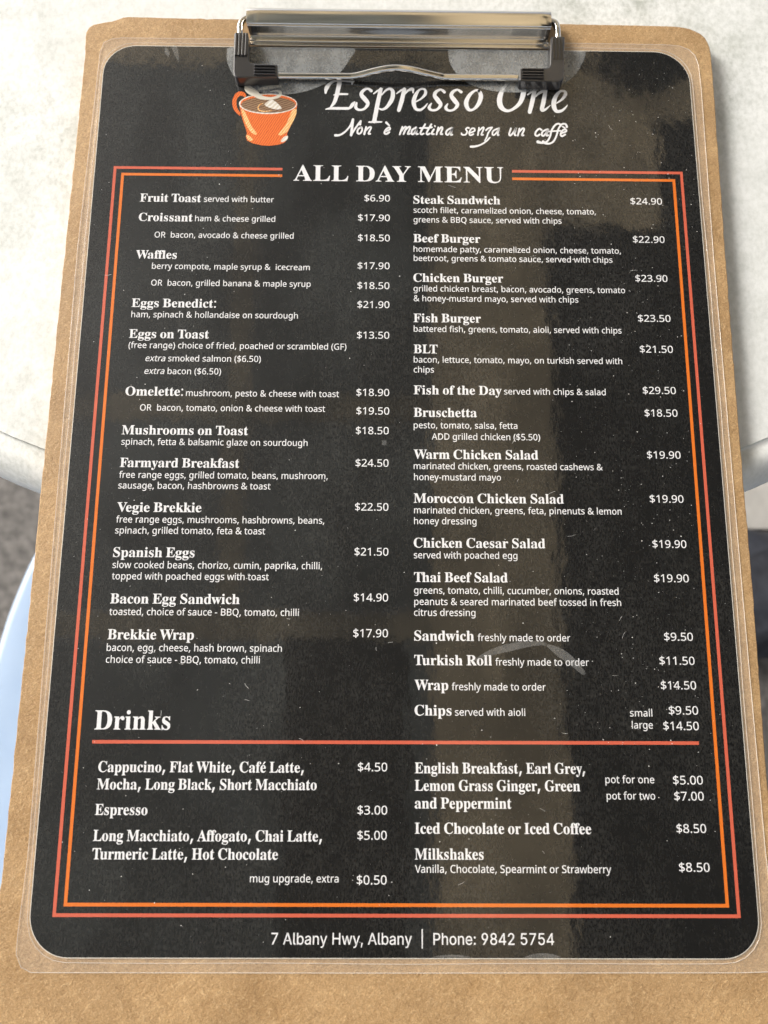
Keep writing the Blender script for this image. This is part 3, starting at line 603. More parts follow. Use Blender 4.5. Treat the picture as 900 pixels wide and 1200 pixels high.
  'z': '293|13,0 13,14 168,287 114,287 81,277 58,255 44,216 26,216 32,310 275,310 275,291 126,25 179,27 212,37 240,63 260,107 276,107 268,0',
  ':': '180|89,278 71,282 58,291 50,307 48,324 50,342 58,357 71,366 89,369 108,366 122,357 129,345 132,324 130,307 122,291 108,282|89,-9 71,-6 58,4 51,15 48,36 51,57 58,69 71,78 89,81 108,78 122,69 129,57 132,36 129,15 122,4 108,-6',
  ',': '180|28,-87 61,78 124,78 129,71 118,33 71,-87',
  '.': '180|89,-9 71,-6 58,4 51,15 48,36 51,57 58,69 71,78 89,81 108,78 122,69 129,57 132,36 129,15 122,4 108,-6',
  '-': '216|27,154 27,206 189,206 189,154',
  '&': '492|187,-7 125,2 94,15 69,35 42,79 36,135 43,172 58,201 89,232 139,266 99,318 85,348 81,392 93,434 108,454 136,473 172,484 215,487 261,477 289,460 313,427 320,393 318,359 303,324 269,289 224,258 354,133 380,176 401,240 461,240 431,153 392,95 490,0 410,0 352,56 311,26 273,7 238,-2|188,293 241,332 260,368 261,393 254,413 239,429 218,437 191,438 168,431 150,417 140,397 139,373 147,346|189,46 221,48 256,57 286,72 314,93 175,229 137,203 110,176 99,147 98,120 106,88 127,64 158,49',
 },
 'foot': {
  ' ': '188|',
  ',': '188|38,-119 68,71 137,71 84,-119',
  '2': '453|64,0 64,47 282,282 311,327 320,367 317,397 305,422 285,442 255,456 207,458 164,442 137,409 127,362 66,362 69,397 79,428 111,473 136,492 166,506 198,514 234,515 268,511 299,500 343,469 371,425 381,372 373,323 354,284 319,238 153,57 389,57 389,0',
  '4': '453|40,105 40,160 280,509 343,509 343,163 413,163 413,105 343,105 343,0 282,0 282,105|282,163 282,420 109,163',
  '5': '453|221,-7 162,2 133,15 108,32 87,54 72,79 60,130 122,130 135,93 165,65 206,51 250,53 285,71 314,104 327,143 324,193 314,221 293,248 270,265 242,275 213,277 182,273 149,261 128,246 67,253 96,509 366,509 366,452 151,452 134,301 168,321 208,332 250,332 294,321 326,302 357,271 379,231 389,192 391,153 385,117 373,83 354,54 323,25 293,7 259,-3',
  '7': '453|97,0 323,452 62,452 62,509 391,509 391,449 165,0',
  '8': '453|226,-7 160,2 128,15 101,33 79,56 63,82 52,135 58,178 81,220 115,251 153,265 107,291 81,328 70,380 80,431 104,467 139,494 184,511 226,516 269,511 313,494 348,467 372,431 382,380 371,328 345,291 300,265 337,251 372,220 394,178 401,135 390,82 374,56 352,33 325,15 292,2|226,49 269,55 307,74 330,104 337,139 330,175 305,208 267,229 226,235 185,229 147,208 122,175 115,139 122,104 145,74 183,55|226,290 261,295 293,313 313,343 319,376 314,408 294,437 262,455 226,460 191,455 159,437 139,408 133,376 139,343 159,313 191,295',
  '9': '453|226,516 262,512 295,502 324,485 354,456 372,427 384,393 389,357 386,317 373,270 344,214 200,0 130,0 301,248 307,248 279,214 238,196 183,198 137,214 101,243 76,283 64,333 67,388 85,436 122,480 174,508|226,460 188,453 154,429 132,392 125,352 132,311 154,274 188,250 226,243 264,250 299,273 321,310 327,350 321,392 299,429 264,453',
  ':': '188|95,-4 78,-1 63,9 53,24 50,41 53,59 63,73 78,83 95,87 113,83 128,73 138,59 141,41 138,24 128,9 113,-1|95,271 78,274 63,284 53,299 50,316 53,334 63,349 78,359 95,362 113,359 128,349 138,334 141,316 138,299 128,284 113,274',
  'A': '480|16,0 201,509 276,509 463,0 395,0 281,321 233,478 245,478 218,389 85,0|110,142 110,199 370,199 370,142',
  'H': '517|60,0 60,509 125,509 125,289 205,289 392,289 392,509 457,509 457,0 392,0 392,232 339,232 125,232 125,0',
  'P': '445|60,0 60,509 258,508 298,501 332,487 371,456 397,415 408,365 406,313 390,265 366,233 324,203 279,189 125,186 125,0|125,242 255,244 281,249 306,262 331,289 343,325 343,371 331,406 306,433 268,449 125,452',
  'a': '389|160,-9 100,2 73,18 55,35 39,61 32,87 31,120 37,148 62,182 100,203 265,235 275,252 270,290 258,309 243,320 220,329 196,331 166,328 138,317 115,298 100,274 41,291 69,337 115,369 176,384 234,380 268,370 298,351 319,325 331,297 336,260 337,0 277,0 277,52 272,52 252,25 228,7 195,-5|170,45 218,54 241,67 258,85 274,124 276,190 246,179 142,161 117,150 101,137 92,105 102,72 130,52',
  'b': '424|229,-8 198,-5 168,6 143,25 118,59 112,59 112,0 53,0 53,509 114,509 114,319 118,319 149,357 176,375 209,383 257,382 298,369 333,344 361,309 377,274 388,223 389,165 383,122 366,76 340,39 306,11 274,-2|220,47 264,56 297,83 320,130 328,189 320,248 297,294 264,321 220,330 177,321 140,291 121,250 113,189 121,128 140,86 157,69 177,56',
  'e': '404|212,-8 170,-4 142,4 117,16 88,39 65,68 48,103 34,175 42,252 55,290 75,322 100,349 131,368 157,378 195,384 230,383 266,374 294,361 319,341 341,315 357,282 371,214 371,169 75,169 75,221 338,221 310,202 304,250 290,285 267,310 237,326 198,330 167,324 142,310 118,285 98,235 97,153 110,106 141,68 179,50 226,47 254,53 277,65 295,84 306,105 365,91 347,53 311,19 263,-2',
  'h': '410|114,227 114,0 53,0 53,509 114,509 114,287 102,287 114,316 134,346 159,366 187,379 219,384 257,382 289,372 316,353 344,314 356,268 357,0 296,0 295,252 288,281 268,309 246,323 218,329 189,327 161,317 141,303 126,283 117,257',
  'l': '189|139,-2 108,1 83,12 66,30 54,61 53,509 114,509 115,80 119,65 127,56 142,52 170,54 181,3',
  'n': '410|114,227 114,0 53,0 53,379 112,379 112,287 102,287 114,316 134,346 159,366 187,379 219,384 257,382 289,372 316,353 344,314 356,268 357,0 296,0 295,252 288,281 268,309 246,323 218,329 189,327 161,317 141,303 126,283 117,257',
  'o': '415|207,-8 177,-6 141,4 109,21 82,46 61,76 45,113 34,187 45,263 61,300 82,330 109,355 141,372 168,380 207,384 237,382 274,372 306,355 333,330 355,300 370,263 381,187 370,113 355,76 333,46 306,21 274,4 247,-4|207,46 254,56 288,83 311,131 319,187 311,245 288,292 254,320 207,330 161,320 127,292 104,245 96,187 104,131 127,83 161,56',
  'w': '567|138,0 23,379 87,379 145,169 170,62 177,99 252,379 316,379 373,169 397,62 402,90 480,379 545,379 429,0 368,0 303,230 284,322 199,0',
  'y': '389|47,-139 61,-86 101,-89 125,-79 143,-54 163,-1 17,379 84,379 172,134 206,21 184,21 219,141 305,379 371,379 189,-90 163,-121 131,-139 91,-145',
  '|': '230|141,673 141,-164 88,-164 88,673',
 },
}


def parse(s):
    a, *cs = s.split('|')
    return int(a), [[tuple(map(int, q.split(','))) for q in c.split()] for c in cs if c]


def fill(contours, bold):
    """triangles of a letter from its outlines (holes kept), thickened by bold units"""
    cu = bpy.data.curves.new('letter', 'CURVE')
    cu.dimensions = '2D'
    cu.fill_mode = 'BOTH'
    cu.offset = bold / 1000.0
    for c in contours:
        sp = cu.splines.new('POLY')
        sp.points.add(len(c) - 1)
        for q, (x, y) in zip(sp.points, c):
            q.co = (x / 1000.0, y / 1000.0, 0, 1)
        sp.use_cyclic_u = True
    o = bpy.data.objects.new('letter', cu)
    me = o.to_mesh()
    v = np.array([w.co[:2] for w in me.vertices], float).reshape(-1, 2)
    f = [tuple(p.vertices) for p in me.polygons]
    o.to_mesh_clear()
    bpy.data.objects.remove(o)
    bpy.data.curves.remove(cu)
    return v, f


CACHE = {}
ACUTE = [(120, 345), (165, 345), (262, 440), (205, 470)]
KERN = {('T', 'o'): -58, ('T', 'u'): -52, ('W', 'a'): -42, ('W', 'r'): -36, ('F', 'a'): -32, ('V', 'e'): -50, ('V', 'a'): -40,
        ('f', 'f'): -14, ('f', 'l'): -10, ('f', 'f'): -14, ('A', 'Y'): -50, ('A', 'f'): -8, ('T', 'h'): -40, ('L', 'T'): -40,
        ('D', 'A'): -12, ('e', 'y'): -6, ('y', ','): -30, ('r', ','): -20}


def glyph(font, ch, bold):
    k = (font, ch, bold)
    if k not in CACHE:
        if font == 'serif' and ch == '\u00e9':
            a, c = parse(GLYPHS['serif']['e'])
            c = c + [ACUTE]
        else:
            a, c = parse(GLYPHS[font][ch])
        if font == 'serif' and ch in ',.':
            c = [[(x * 1.35, y * 1.3) for x, y in q] for q in c]
            a = int(a * 1.25)
        CACHE[k] = (a, *fill(c, bold))
    return CACHE[k]


def layout(font, text, bold, shear=0.0, space=None, track=0.0):
    V, F, x, n, prev = [], [], 0.0, 0, ''
    for i, ch in enumerate(text):
        if ch == ' ':
            x += (space or {'sans': 185, 'serif': 155, 'foot': 200}[font]) / 1000.0
            prev = ch
            continue
        a, v, f = glyph(font, ch, bold)
        if font != 'foot':
            x += KERN.get((prev, ch), 0) / 1000.0 * (1 if font == 'serif' else 0.5)
        zz = 0.012 * (i % 2)
        for (px, py) in v:
            V.append((px + x + shear * py, py, zz))
        F += [tuple(j + n for j in t) for t in f]
        n += len(v)
        x += (a + track) / 1000.0
        prev = ch
    return V, F, x


MENU = thing('laminated_menu', 'black laminated cafe menu sheet with rounded corners and white lettering, held under the clip',
             'menu', W(98.65, 119, 0))


def write(name, runs, xl, xr, y, em, matl=M_WHITE, z=0.02, yr=None):
    """one line of print; runs = [(font, text, bold, shear)], fitted between two photograph columns on its baseline"""
    u0, v0 = at(xl, y)
    u1, v1 = at(xr, y if yr is None else yr)
    V, F, x = [], [], 0.0
    for (font, text, bold, shear, *tr) in runs:
        v, f, w = layout(font, text, bold, shear, track=tr[0] if tr else 0.0)
        F += [tuple(j + len(V) for j in t) for t in f]
        V += [(a + x, b, c) for a, b, c in v]
        x += w
    lo = min(a for a, b, c in V)
    hi = max(a for a, b, c in V)
    k = (u1 - u0) / (hi - lo)
    vv = (v0 + v1) / 2 if yr is None else v0
    dv = 0.0 if yr is None else (v1 - v0)
    return obj(name, [W(u0 + (a - lo) * k, vv + dv * (a - lo) / (hi - lo) - b * em, z + c) for a, b, c in V], F, matl, MENU)


S_CAP, N_CAP, F_CAP = 0.455, 0.480, 0.509
EM_NAME = 3.02 / S_CAP
EM_SMALL = 2.10 / N_CAP
EM_PRICE = 2.42 / N_CAP
BN, BS, BP = 3, 4, 4


def name(t, xl, xr, y, em=EM_NAME):
    write('dish_name', [('serif', t, BN, 0)], xl, xr, y, em)


def desc(t, xl, xr, y, em=EM_SMALL):
    write('dish_description', [('sans', t, BS, 0)], xl, xr, y, em)


def extra(t, xl, xr, y):
    write('dish_description', [('sans', 'extra', BS, 0.2), ('sans', ' ' + t, BS, 0)], xl, xr, y, EM_SMALL)


def price(t, xl, xr, y):
    write('price', [('sans', t, BP, 0)], xl, xr, y, EM_PRICE)


NAMES = [
    ('Fruit Toast', 163.8, 235.6, 236.5), ('Croissant', 162.4, 225.6, 259.2), ('Waffles', 159, 207, 303), ('Eggs Benedict:', 154, 252.9, 360.1),
    ('Eggs on Toast', 151, 244.7, 396.3), ('Omelette:', 146.7, 214.4, 463.6), ('Mushrooms on Toast', 142.4, 290.7, 509.4),
    ('Farmyard Breakfast', 140.2, 280.4, 547.7), ('Vegie Brekkie', 136.9, 236, 599.9), ('Spanish Eggs', 132.4, 227.8, 652.8),
    ('Bacon Egg Sandwich', 128.9, 280.7, 707.4), ('Brekkie Wrap', 125.8, 227.1, 749.3),
    ('Cappucino, Flat White, Caf\u00e9 Latte,', 114.8, 356, 905), ('Mocha, Long Black, Short Macchiato', 113.2, 371.1, 925.4),
    ('Espresso', 111, 172.6, 955), ('Long Macchiato, Affogato, Chai Latte,', 108.8, 377.3, 985.8),
    ('Turmeric Latte, Hot Chocolate', 107.7, 325.6, 1007.2),
    ('Steak Sandwich', 484.4, 586.2, 239), ('Beef Burger', 484.4, 563, 284.2), ('Chicken Burger', 484.4, 589.8, 330.6),
    ('Fish Burger', 484.6, 563.6, 377.8), ('BLT', 484.8, 512.8, 414), ('Fish of the Day', 484.8, 588, 462.4),
    ('Bruschetta', 484.8, 558.8, 488.6), ('Warm Chicken Salad', 484.8, 630.8, 538), ('Moroccon Chicken Salad', 484.8, 660.8, 589.6),
    ('Chicken Caesar Salad', 484.8, 639, 642), ('Thai Beef Salad', 485.2, 595, 682.2), ('Sandwich', 485.4, 555.6, 750.8),
    ('Turkish Roll', 485.4, 576.6, 779.5), ('Wrap', 485.8, 525.4, 808.6), ('Chips', 485.8, 529.2, 838.4),
    ('English Breakfast, Earl Grey,', 486, 685.8, 906.4), ('Lemon Grass Ginger, Green', 486, 680, 926.9), ('and Peppermint', 486, 599.5, 947.5),
    ('Iced Chocolate or Iced Coffee', 486, 693, 977.2), ('Milkshakes', 486, 566.8, 1007.3)]
DESCS = [
    ('served with butter', 238.9, 321, 236.8), ('ham & cheese grilled', 228.4, 322.4, 259.6), ('OR  bacon, avocado & cheese grilled', 180.9, 344, 279),
    ('berry compote, maple syrup &  icecream', 177.8, 363, 315.9), ('OR  bacon, grilled banana & maple syrup', 176.9, 364, 335.4),
    ('ham, spinach & hollandaise on sourdough', 153.6, 349, 372.5), ('(free range) choice of fried, poached or scrambled (GF)', 150.4, 405.9, 408.8),
    ('mushroom, pesto & cheese with toast', 217.8, 397.3, 464.7), ('OR  bacon, tomato, onion & cheese with toast', 163.8, 381, 481.9),
    ('spinach, fetta & balsamic glaze on sourdough', 142, 360.4, 521.9), ('free range eggs, grilled tomato, beans, mushroom,', 139.3, 384, 560.7),
    ('sausage, bacon, hashbrowns & toast', 138.4, 316.9, 573), ('free range eggs, mushrooms, hashbrowns, beans,', 135.8, 380, 613),
    ('spinach, grilled tomato, feta & toast', 134.7, 310.7, 625.7), ('slow cooked beans, chorizo, cumin, paprika, chilli,', 131.6, 377.4, 666.3),
    ('topped with poached eggs with toast', 130.9, 314.9, 679.4), ('toasted, choice of sauce - BBQ, tomato, chilli', 127.8, 350.2, 721.2),
    ('bacon, egg, cheese, hash brown, spinach', 124.7, 330.3, 763.3), ('choice of sauce - BBQ, tomato, chilli', 123.8, 304.4, 777.1),
    ('mug upgrade, extra', 292.7, 396.7, 1034),
    ('scotch fillet, caramelized onion, cheese, tomato,', 484.6, 698.3, 250.4), ('greens & BBQ sauce, served with chips', 484.6, 658.1, 261.4),
    ('homemade patty, caramelized onion, cheese, tomato,', 484.6, 727.6, 296.2), ('beetroot, greens & tomato sauce, served with chips', 484.8, 717.7, 306.9),
    ('grilled chicken breast, bacon, avocado, greens, tomato', 484.6, 732.6, 342.5), ('& honey-mustard mayo, served with chips', 484.8, 677.8, 353.8),
    ('battered fish, greens, tomato, aioli, served with chips', 484.8, 728.4, 389.8), ('bacon, lettuce, tomato, mayo, on turkish served with', 484.8, 729.2, 425.8),
    ('chips', 484.8, 508.6, 436.6), ('served with chips & salad', 590.8, 709.9, 462.7), ('pesto, tomato, salsa, fetta', 484.8, 606.4, 502.2),
    ('ADD grilled chicken ($5.50)', 506, 633, 515.6), ('marinated chicken, greens, roasted cashews &', 484.8, 706.6, 550.4),
    ('honey-mustard mayo', 485.2, 587.2, 563), ('marinated chicken, greens, feta, pinenuts & lemon', 485.2, 728.6, 602.3), ('honey dressing', 485.2, 558.4, 614.4),
    ('served with poached egg', 485, 606.4, 654.6), ('greens, tomato, chilli, cucumber, onions, roasted', 485.2, 725, 696.2),
    ('peanuts & seared marinated beef tossed in fresh', 485.4, 728, 709.5), ('citrus dressing', 485.2, 557.2, 721.8),
    ('freshly made to order', 559.8, 668.5, 751.4), ('freshly made to order', 580.6, 690.2, 780), ('freshly made to order', 529.4, 639.6, 809),
    ('served with aioli', 533.2, 615.6, 838.8), ('small', 738.4, 764.6, 839.6), ('large', 740.7, 765.2, 853.8),
    ('pot for one', 709.5, 766.9, 917.8), ('pot for two', 711, 768, 936.9), ('Vanilla, Chocolate, Spearmint or Strawberry', 486.3, 716.5, 1023)]
PRICES = [
    ('$6.90', 427, 456.9, 236), ('$17.90', 419.5, 456.9, 259), ('$18.50', 419.5, 456.9, 282.6), ('$17.90', 419, 456.6, 315.3),
    ('$18.50', 418.8, 456.4, 338.6), ('$21.90', 418.8, 456.4, 360.9), ('$13.50', 418.3, 456.2, 396.8), ('$18.90', 417.6, 456.2, 464),
    ('$19.50', 417.6, 456.2, 485.7), ('$18.50', 417, 455.6, 508.8), ('$24.50', 416.6, 455.4, 546.8), ('$22.50', 416, 455.2, 598.4),
    ('$21.50', 415.4, 455.2, 651), ('$14.90', 414.6, 454.9, 704.7), ('$17.90', 413.9, 454.7, 746.7), ('$4.50', 419.3, 453.8, 903.8),
    ('$3.00', 418.9, 453.8, 954.4), ('$5.00', 418.7, 453.3, 984), ('$0.50', 418, 453.1, 1036.4),
    ('$24.90', 739, 776, 239.6), ('$22.90', 741.9, 779, 284.5), ('$23.90', 744.8, 782.4, 330.2), ('$23.50', 747.9, 786, 377.1),
    ('$21.50', 750, 788.8, 413.3), ('$29.50', 753.5, 792.2, 461.7), ('$18.50', 755.6, 794.2, 488.2), ('$19.90', 758.4, 797.8, 537.4),
    ('$19.90', 761.6, 801.2, 589), ('$19.90', 764.8, 804.6, 642), ('$19.90', 766.7, 807.4, 682.2), ('$9.50', 778.5, 812.3, 750.8),
    ('$11.50', 773, 814.2, 779), ('$14.50', 774.7, 816, 807.8), ('$9.50', 784, 818.4, 837.3), ('$14.50', 777.6, 819.2, 855.5),
    ('$5.00', 789, 823.9, 919.2), ('$7.00', 790.5, 825, 938), ('$8.50', 793, 827.8, 976), ('$8.50', 796, 832, 1021.6)]
for a in NAMES:
    name(*a)
for a in DESCS:
    desc(*a)
extra('smoked salmon ($6.50)', 170.2, 305.6, 423.7)
extra('bacon ($6.50)', 169, 258.9, 438.5)
for a in PRICES:
    price(*a)
write('menu_title', [('serif', 'ALL DAY MENU', 1, 0, 20)], 343.7, 590, 213.0, 6.0 / S_CAP)
write('section_title', [('serif', 'Drinks', 2, 0, 6)], 110.3, 199.2, 854.9, 5.5 / S_CAP)
write('address_line', [('foot', '7 Albany Hwy, Albany  |  Phone: 9842 5754', 4, 0)], 317.7, 649.5, 1107, 3.05 / F_CAP)

# hand-lettered shop name and motto: pen strokes traced letter by letter


def pen(name_, strokes, wid, z=0.03):
    """strokes: (origin x, origin y, scale, [(x, y[, width])...]) in enlarged photograph pixels"""
    V, F = [], []
    for si, (ox, oy, sc, P) in enumerate(strokes):
        P = [(p[0], p[1], p[2] if len(p) > 2 else wid) for p in P]
        C = catmull(P, 6) if len(P) > 2 else [tuple(P[0][j] + (P[1][j] - P[0][j]) * t / 4 for j in range(3)) for t in range(5)]
        zz = z + 0.008 * (si % 3)
        L = []
        for i, (x, y, w) in enumerate(C):
            a, b = C[max(i - 1, 0)], C[min(i + 1, len(C) - 1)]
            tx, ty = b[0] - a[0], b[1] - a[1]
            d = math.hypot(tx, ty) or 1.0
            nx, ny = -ty / d * w / 2, tx / d * w / 2
            L.append(((x + nx, y + ny), (x - nx, y - ny)))

        def mm(q):
            u, v = at(ox + q[0] / sc, oy + q[1] / sc)
            return W(u, v, zz)
        n0 = len(V)
        for l, r in L:
            V += [mm(l), mm(r)]
        for i in range(len(L) - 1):
            F.append((n0 + 2 * i, n0 + 2 * i + 1, n0 + 2 * i + 3, n0 + 2 * i + 2))
        for (x, y, w), sgn in ((C[0], 1), (C[-1], 1)):             # rounded ends
            if w < 14:
                continue
            c0 = len(V)
            V += [mm((x + w * 0.48 * math.cos(k * math.pi / 5), y + w * 0.48 * math.sin(k * math.pi / 5))) + Vector((0, 0, 4e-6)) for k in range(10)]
            F.append(tuple(range(c0, c0 + 10)))
    return obj(name_, V, F, M_WHITE, MENU)


A_, B_, C_, D_ = (375, 85, 11.25), (435, 85, 11.25), (500, 85, 11.25), (570, 85, 9.0)
SHOP = [(*o, p) for o, p in [
    (A_, [(74, 272, 24), (84, 210, 52), (130, 148, 40), (185, 118, 26), (250, 110, 22), (330, 114, 18), (410, 120, 22), (455, 117, 12)]),
    (A_, [(410, 118, 6), (425, 128, 34), (424, 145, 18), (422, 162, 4)]),
    (A_, [(262, 108, 58), (228, 270, 56), (190, 390, 46), (128, 472, 16)]),
    (A_, [(175, 298, 8), (240, 286, 28), (362, 285, 24)]),
    (A_, [(70, 486, 12), (150, 474, 32), (300, 474, 36), (372, 474, 36)]),
    (A_, [(375, 478, 26), (408, 452, 40), (434, 418, 46), (462, 384, 8)]),
    (A_, [(676, 242, 42), (630, 215, 28), (570, 240, 40), (545, 292, 50), (590, 350, 60), (630, 410, 48), (590, 475, 32), (520, 494, 30), (472, 462, 40), (482, 402, 26)]),
    (A_, [(708, 280, 16), (770, 235, 26), (825, 214, 14)]),
    (A_, [(800, 222, 50), (758, 420, 56), (714, 645, 56)]),
    (A_, [(645, 654, 20), (728, 652, 26), (812, 652, 18)]),
    (B_, [(138, 296, 16), (190, 240, 26), (245, 215, 32), (285, 255, 50), (275, 350, 56), (210, 450, 42), (150, 488, 28), (98, 474, 20)]),
    (B_, [(335, 280, 14), (395, 235, 26), (455, 210, 10)]),
    (B_, [(437, 222, 50), (400, 380, 56), (364, 498, 50)]),
    (B_, [(440, 288, 18), (490, 236, 30), (545, 220, 40), (552, 268, 18)]),
    (B_, [(590, 386, 14), (660, 345, 24), (715, 280, 40), (705, 225, 30), (640, 226, 26), (585, 300, 48), (560, 400, 56), (590, 480, 40), (650, 492, 32), (705, 455, 24), (745, 404, 8)]),
    (C_, [(234, 258, 40), (185, 226, 28), (125, 255, 42), (105, 305, 50), (150, 370, 60), (185, 425, 48), (140, 485, 32), (75, 498, 30), (32, 465, 40), (62, 408, 18)]),
    (C_, [(455, 258, 40), (402, 228, 28), (345, 258, 42), (325, 308, 50), (370, 372, 60), (405, 427, 48), (360, 488, 32), (295, 502, 30), (252, 468, 40), (276, 414, 18)]),
    (C_, [(690, 244, 42), (640, 238, 28), (565, 300, 46), (520, 400, 60), (550, 485, 46), (610, 490, 30), (680, 420, 50), (715, 315, 58), (690, 244, 42)]),
    (D_, [(240, 108, 12), (180, 165, 36), (140, 270, 54), (150, 355, 54), (205, 402, 34), (270, 392, 28), (350, 325, 42), (388, 230, 52), (392, 150, 50), (365, 105, 32), (300, 96, 14), (240, 108, 12)]),
    (D_, [(430, 238, 12), (480, 202, 22), (525, 182, 10)]),
    (D_, [(508, 190, 40), (485, 300, 46), (456, 418, 42)]),
    (D_, [(500, 270, 14), (560, 215, 26), (618, 190, 34)]),
    (D_, [(625, 186, 38), (600, 320, 46), (585, 392, 40), (622, 390, 24), (676, 344, 6)]),
    (D_, [(730, 330, 10), (790, 290, 22), (832, 235, 38), (825, 200, 26), (775, 202, 24), (725, 265, 44), (710, 345, 50), (735, 405, 38), (785, 407, 28), (830, 375, 20), (857, 340, 6)]),
]]
pen('shop_lettering', SHOP, 30)
E_, F_, G_, H_ = (390, 135, 11.25), (460, 135, 11.25), (530, 135, 12.857), (590, 135, 11.25)
MOTTO = [(*o, p) for o, p in [
    (E_, [(32, 266, 34), (90, 262, 26), (160, 220), (230, 140), (266, 55, 30)]), (E_, [(268, 55, 28), (255, 150, 34), (242, 264, 34)]),
    (E_, [(242, 264, 22), (300, 170), (368, 80, 28)]), (E_, [(370, 78), (360, 125, 26)]),
    (E_, [(370, 160), (335, 185), (325, 232), (355, 245), (385, 205), (382, 165), (368, 158)]),
    (E_, [(440, 155), (415, 250, 30)]), (E_, [(430, 205), (480, 160), (505, 168), (470, 240), (494, 246)]),
    (E_, [(705, 98, 32), (745, 138, 20)]), (E_, [(690, 215), (750, 190), (745, 163), (705, 185), (680, 232), (705, 250), (745, 225)]),
    (F_, [(130, 155), (95, 255)]), (F_, [(118, 205), (165, 155), (178, 172), (145, 250)]), (F_, [(162, 205), (215, 155), (232, 170), (202, 245), (226, 245)]),
    (F_, [(312, 162), (260, 195), (250, 240), (275, 250), (318, 192), (330, 160), (310, 242), (335, 248)]),
    (F_, [(430, 120), (368, 230), (382, 253), (410, 243)]), (F_, [(362, 172), (440, 166)]),
    (F_, [(512, 120), (450, 232), (463, 254), (490, 243)]), (F_, [(442, 172), (520, 160)]),
    (F_, [(545, 188), (515, 242), (545, 250)]), (F_, [(556, 140, 20), (560, 150, 20)]),
    (F_, [(604, 162), (580, 255)]), (F_, [(598, 210), (642, 160), (658, 175), (635, 246), (656, 250)]),
    (F_, [(778, 168), (720, 200), (705, 243), (730, 258), (770, 210), (790, 160), (766, 252), (788, 258)]),
    (G_, [(252, 195), (225, 190), (205, 215), (225, 250), (200, 293), (150, 296), (138, 272)]),
    (G_, [(270, 268), (335, 238), (330, 202), (290, 205), (255, 262), (270, 303), (320, 285)]),
    (G_, [(402, 190), (385, 302)]), (G_, [(396, 245), (455, 188), (475, 200), (438, 292), (465, 296)]),
    (G_, [(508, 228), (545, 197), (602, 185)]), (G_, [(602, 185), (545, 262), (520, 330), (488, 388, 18)]),
    (G_, [(566, 338, 22), (510, 395), (430, 445), (350, 470, 30), (278, 475, 34)]),
    (G_, [(690, 202), (620, 235), (605, 283), (630, 300), (675, 250), (706, 190), (682, 295), (700, 298)]),
    (H_, [(98, 175), (75, 248), (95, 266), (140, 215), (165, 170), (146, 250), (162, 266)]),
    (H_, [(210, 178), (190, 270)]), (H_, [(203, 225), (252, 176), (272, 190), (243, 262), (265, 266)]),
    (H_, [(502, 195), (470, 180), (427, 220), (420, 262), (450, 272), (478, 254)]),
    (H_, [(578, 188), (520, 215), (505, 258), (530, 272), (568, 225), (590, 180), (566, 264), (590, 266)]),
    (H_, [(757, 142), (735, 115), (690, 125), (640, 190), (610, 290), (575, 345), (520, 367), (452, 352, 42)]),
    (H_, [(836, 155, 30), (820, 120), (770, 120), (725, 180), (695, 280), (655, 350), (600, 376), (545, 366, 34), (522, 348, 34)]),
    (H_, [(595, 215, 20), (752, 206, 20)]), (H_, [(780, 152, 20), (812, 172, 18)]),
    (H_, [(760, 237), (825, 215), (820, 190), (780, 200), (753, 250), (770, 278), (815, 255)]),
]]
pen('motto_lettering', MOTTO, 24)

# ------------------------------------------------------------------ the printed card, its frame lines and the film round it
PU0, PU1, PV0, PV1 = -6.95, 202.95, -48.9, 249.9
card_top = round_rect(PU0 + 0.22, PV0 + 0.22, PU1 - 0.22, PV1 - 0.22, [11.2, 11.6, 10.6, 12.6], 12)
card_out = round_rect(PU0, PV0, PU1, PV1, [11.4, 11.8, 10.8, 12.8], 12)
bm = bmesh.new()
prism(bm, [W(u, v, -0.02) for u, v in card_out], [W(u, v, -0.34) for u, v in card_out])
obj_bm('paper_sheet', bm, M_PAPER, MENU)
# a fine grid so the print can follow the sheet's faint sag
obj('printed_ground', [W(u, v, 0.0) for u, v in card_top], [tuple(range(len(card_top)))], M_INK, MENU)


def line_mesh(nm, segs, w, m, z=0.02):
    """flat printed lines; segs in sheet mm, mitred corners"""
    V, F = [], []
    for P in segs:
        P = [Vector((a, b)) for a, b in P]
        L = []
        for i, p in enumerate(P):
            d0 = (p - P[i - 1]).normalized() if i else None
            d1 = (P[i + 1] - p).normalized() if i < len(P) - 1 else None
            if d0 is None or d1 is None:
                d = d1 if d0 is None else d0
                n = Vector((-d.y, d.x)) * w / 2
            else:
                n0, n1 = Vector((-d0.y, d0.x)), Vector((-d1.y, d1.x))
                n = (n0 + n1).normalized()
                n *= (w / 2) / max(n.dot(n0), 0.2)
            L.append((p + n, p - n))
        k = len(V)
        for a, b in L:
            V += [W(a.x, a.y, z), W(b.x, b.y, z)]
        for i in range(len(L) - 1):
            F.append((k + 2 * i, k + 2 * i + 1, k + 2 * i + 3, k + 2 * i + 2))
    return obj(nm, V, F, m, MENU)


o0 = [at(134.9, 196.2), at(798.4, 202.8), at(866, 1073.7), at(63.4, 1072.4)]
i0 = [at(143.8, 204.0), at(789.6, 211.5), at(852.4, 1061.4), at(76.6, 1060.0)]
gl, gr = at(331, 198)[0], at(600, 201)[0]
line_mesh('frame_line', [[(gl, o0[0][1]), o0[0], o0[3], o0[2], o0[1], (gr, o0[1][1])]], 0.98, M_RED)
line_mesh('frame_line', [[(gl, i0[0][1]), i0[0], i0[3], i0[2], i0[1], (gr, i0[1][1])]], 0.98, M_ORANGE)
r0, r1 = at(108.1, 869.2), at(819, 870.8)
line_mesh('section_rule', [[r0, r1]], 1.0, M_RED)

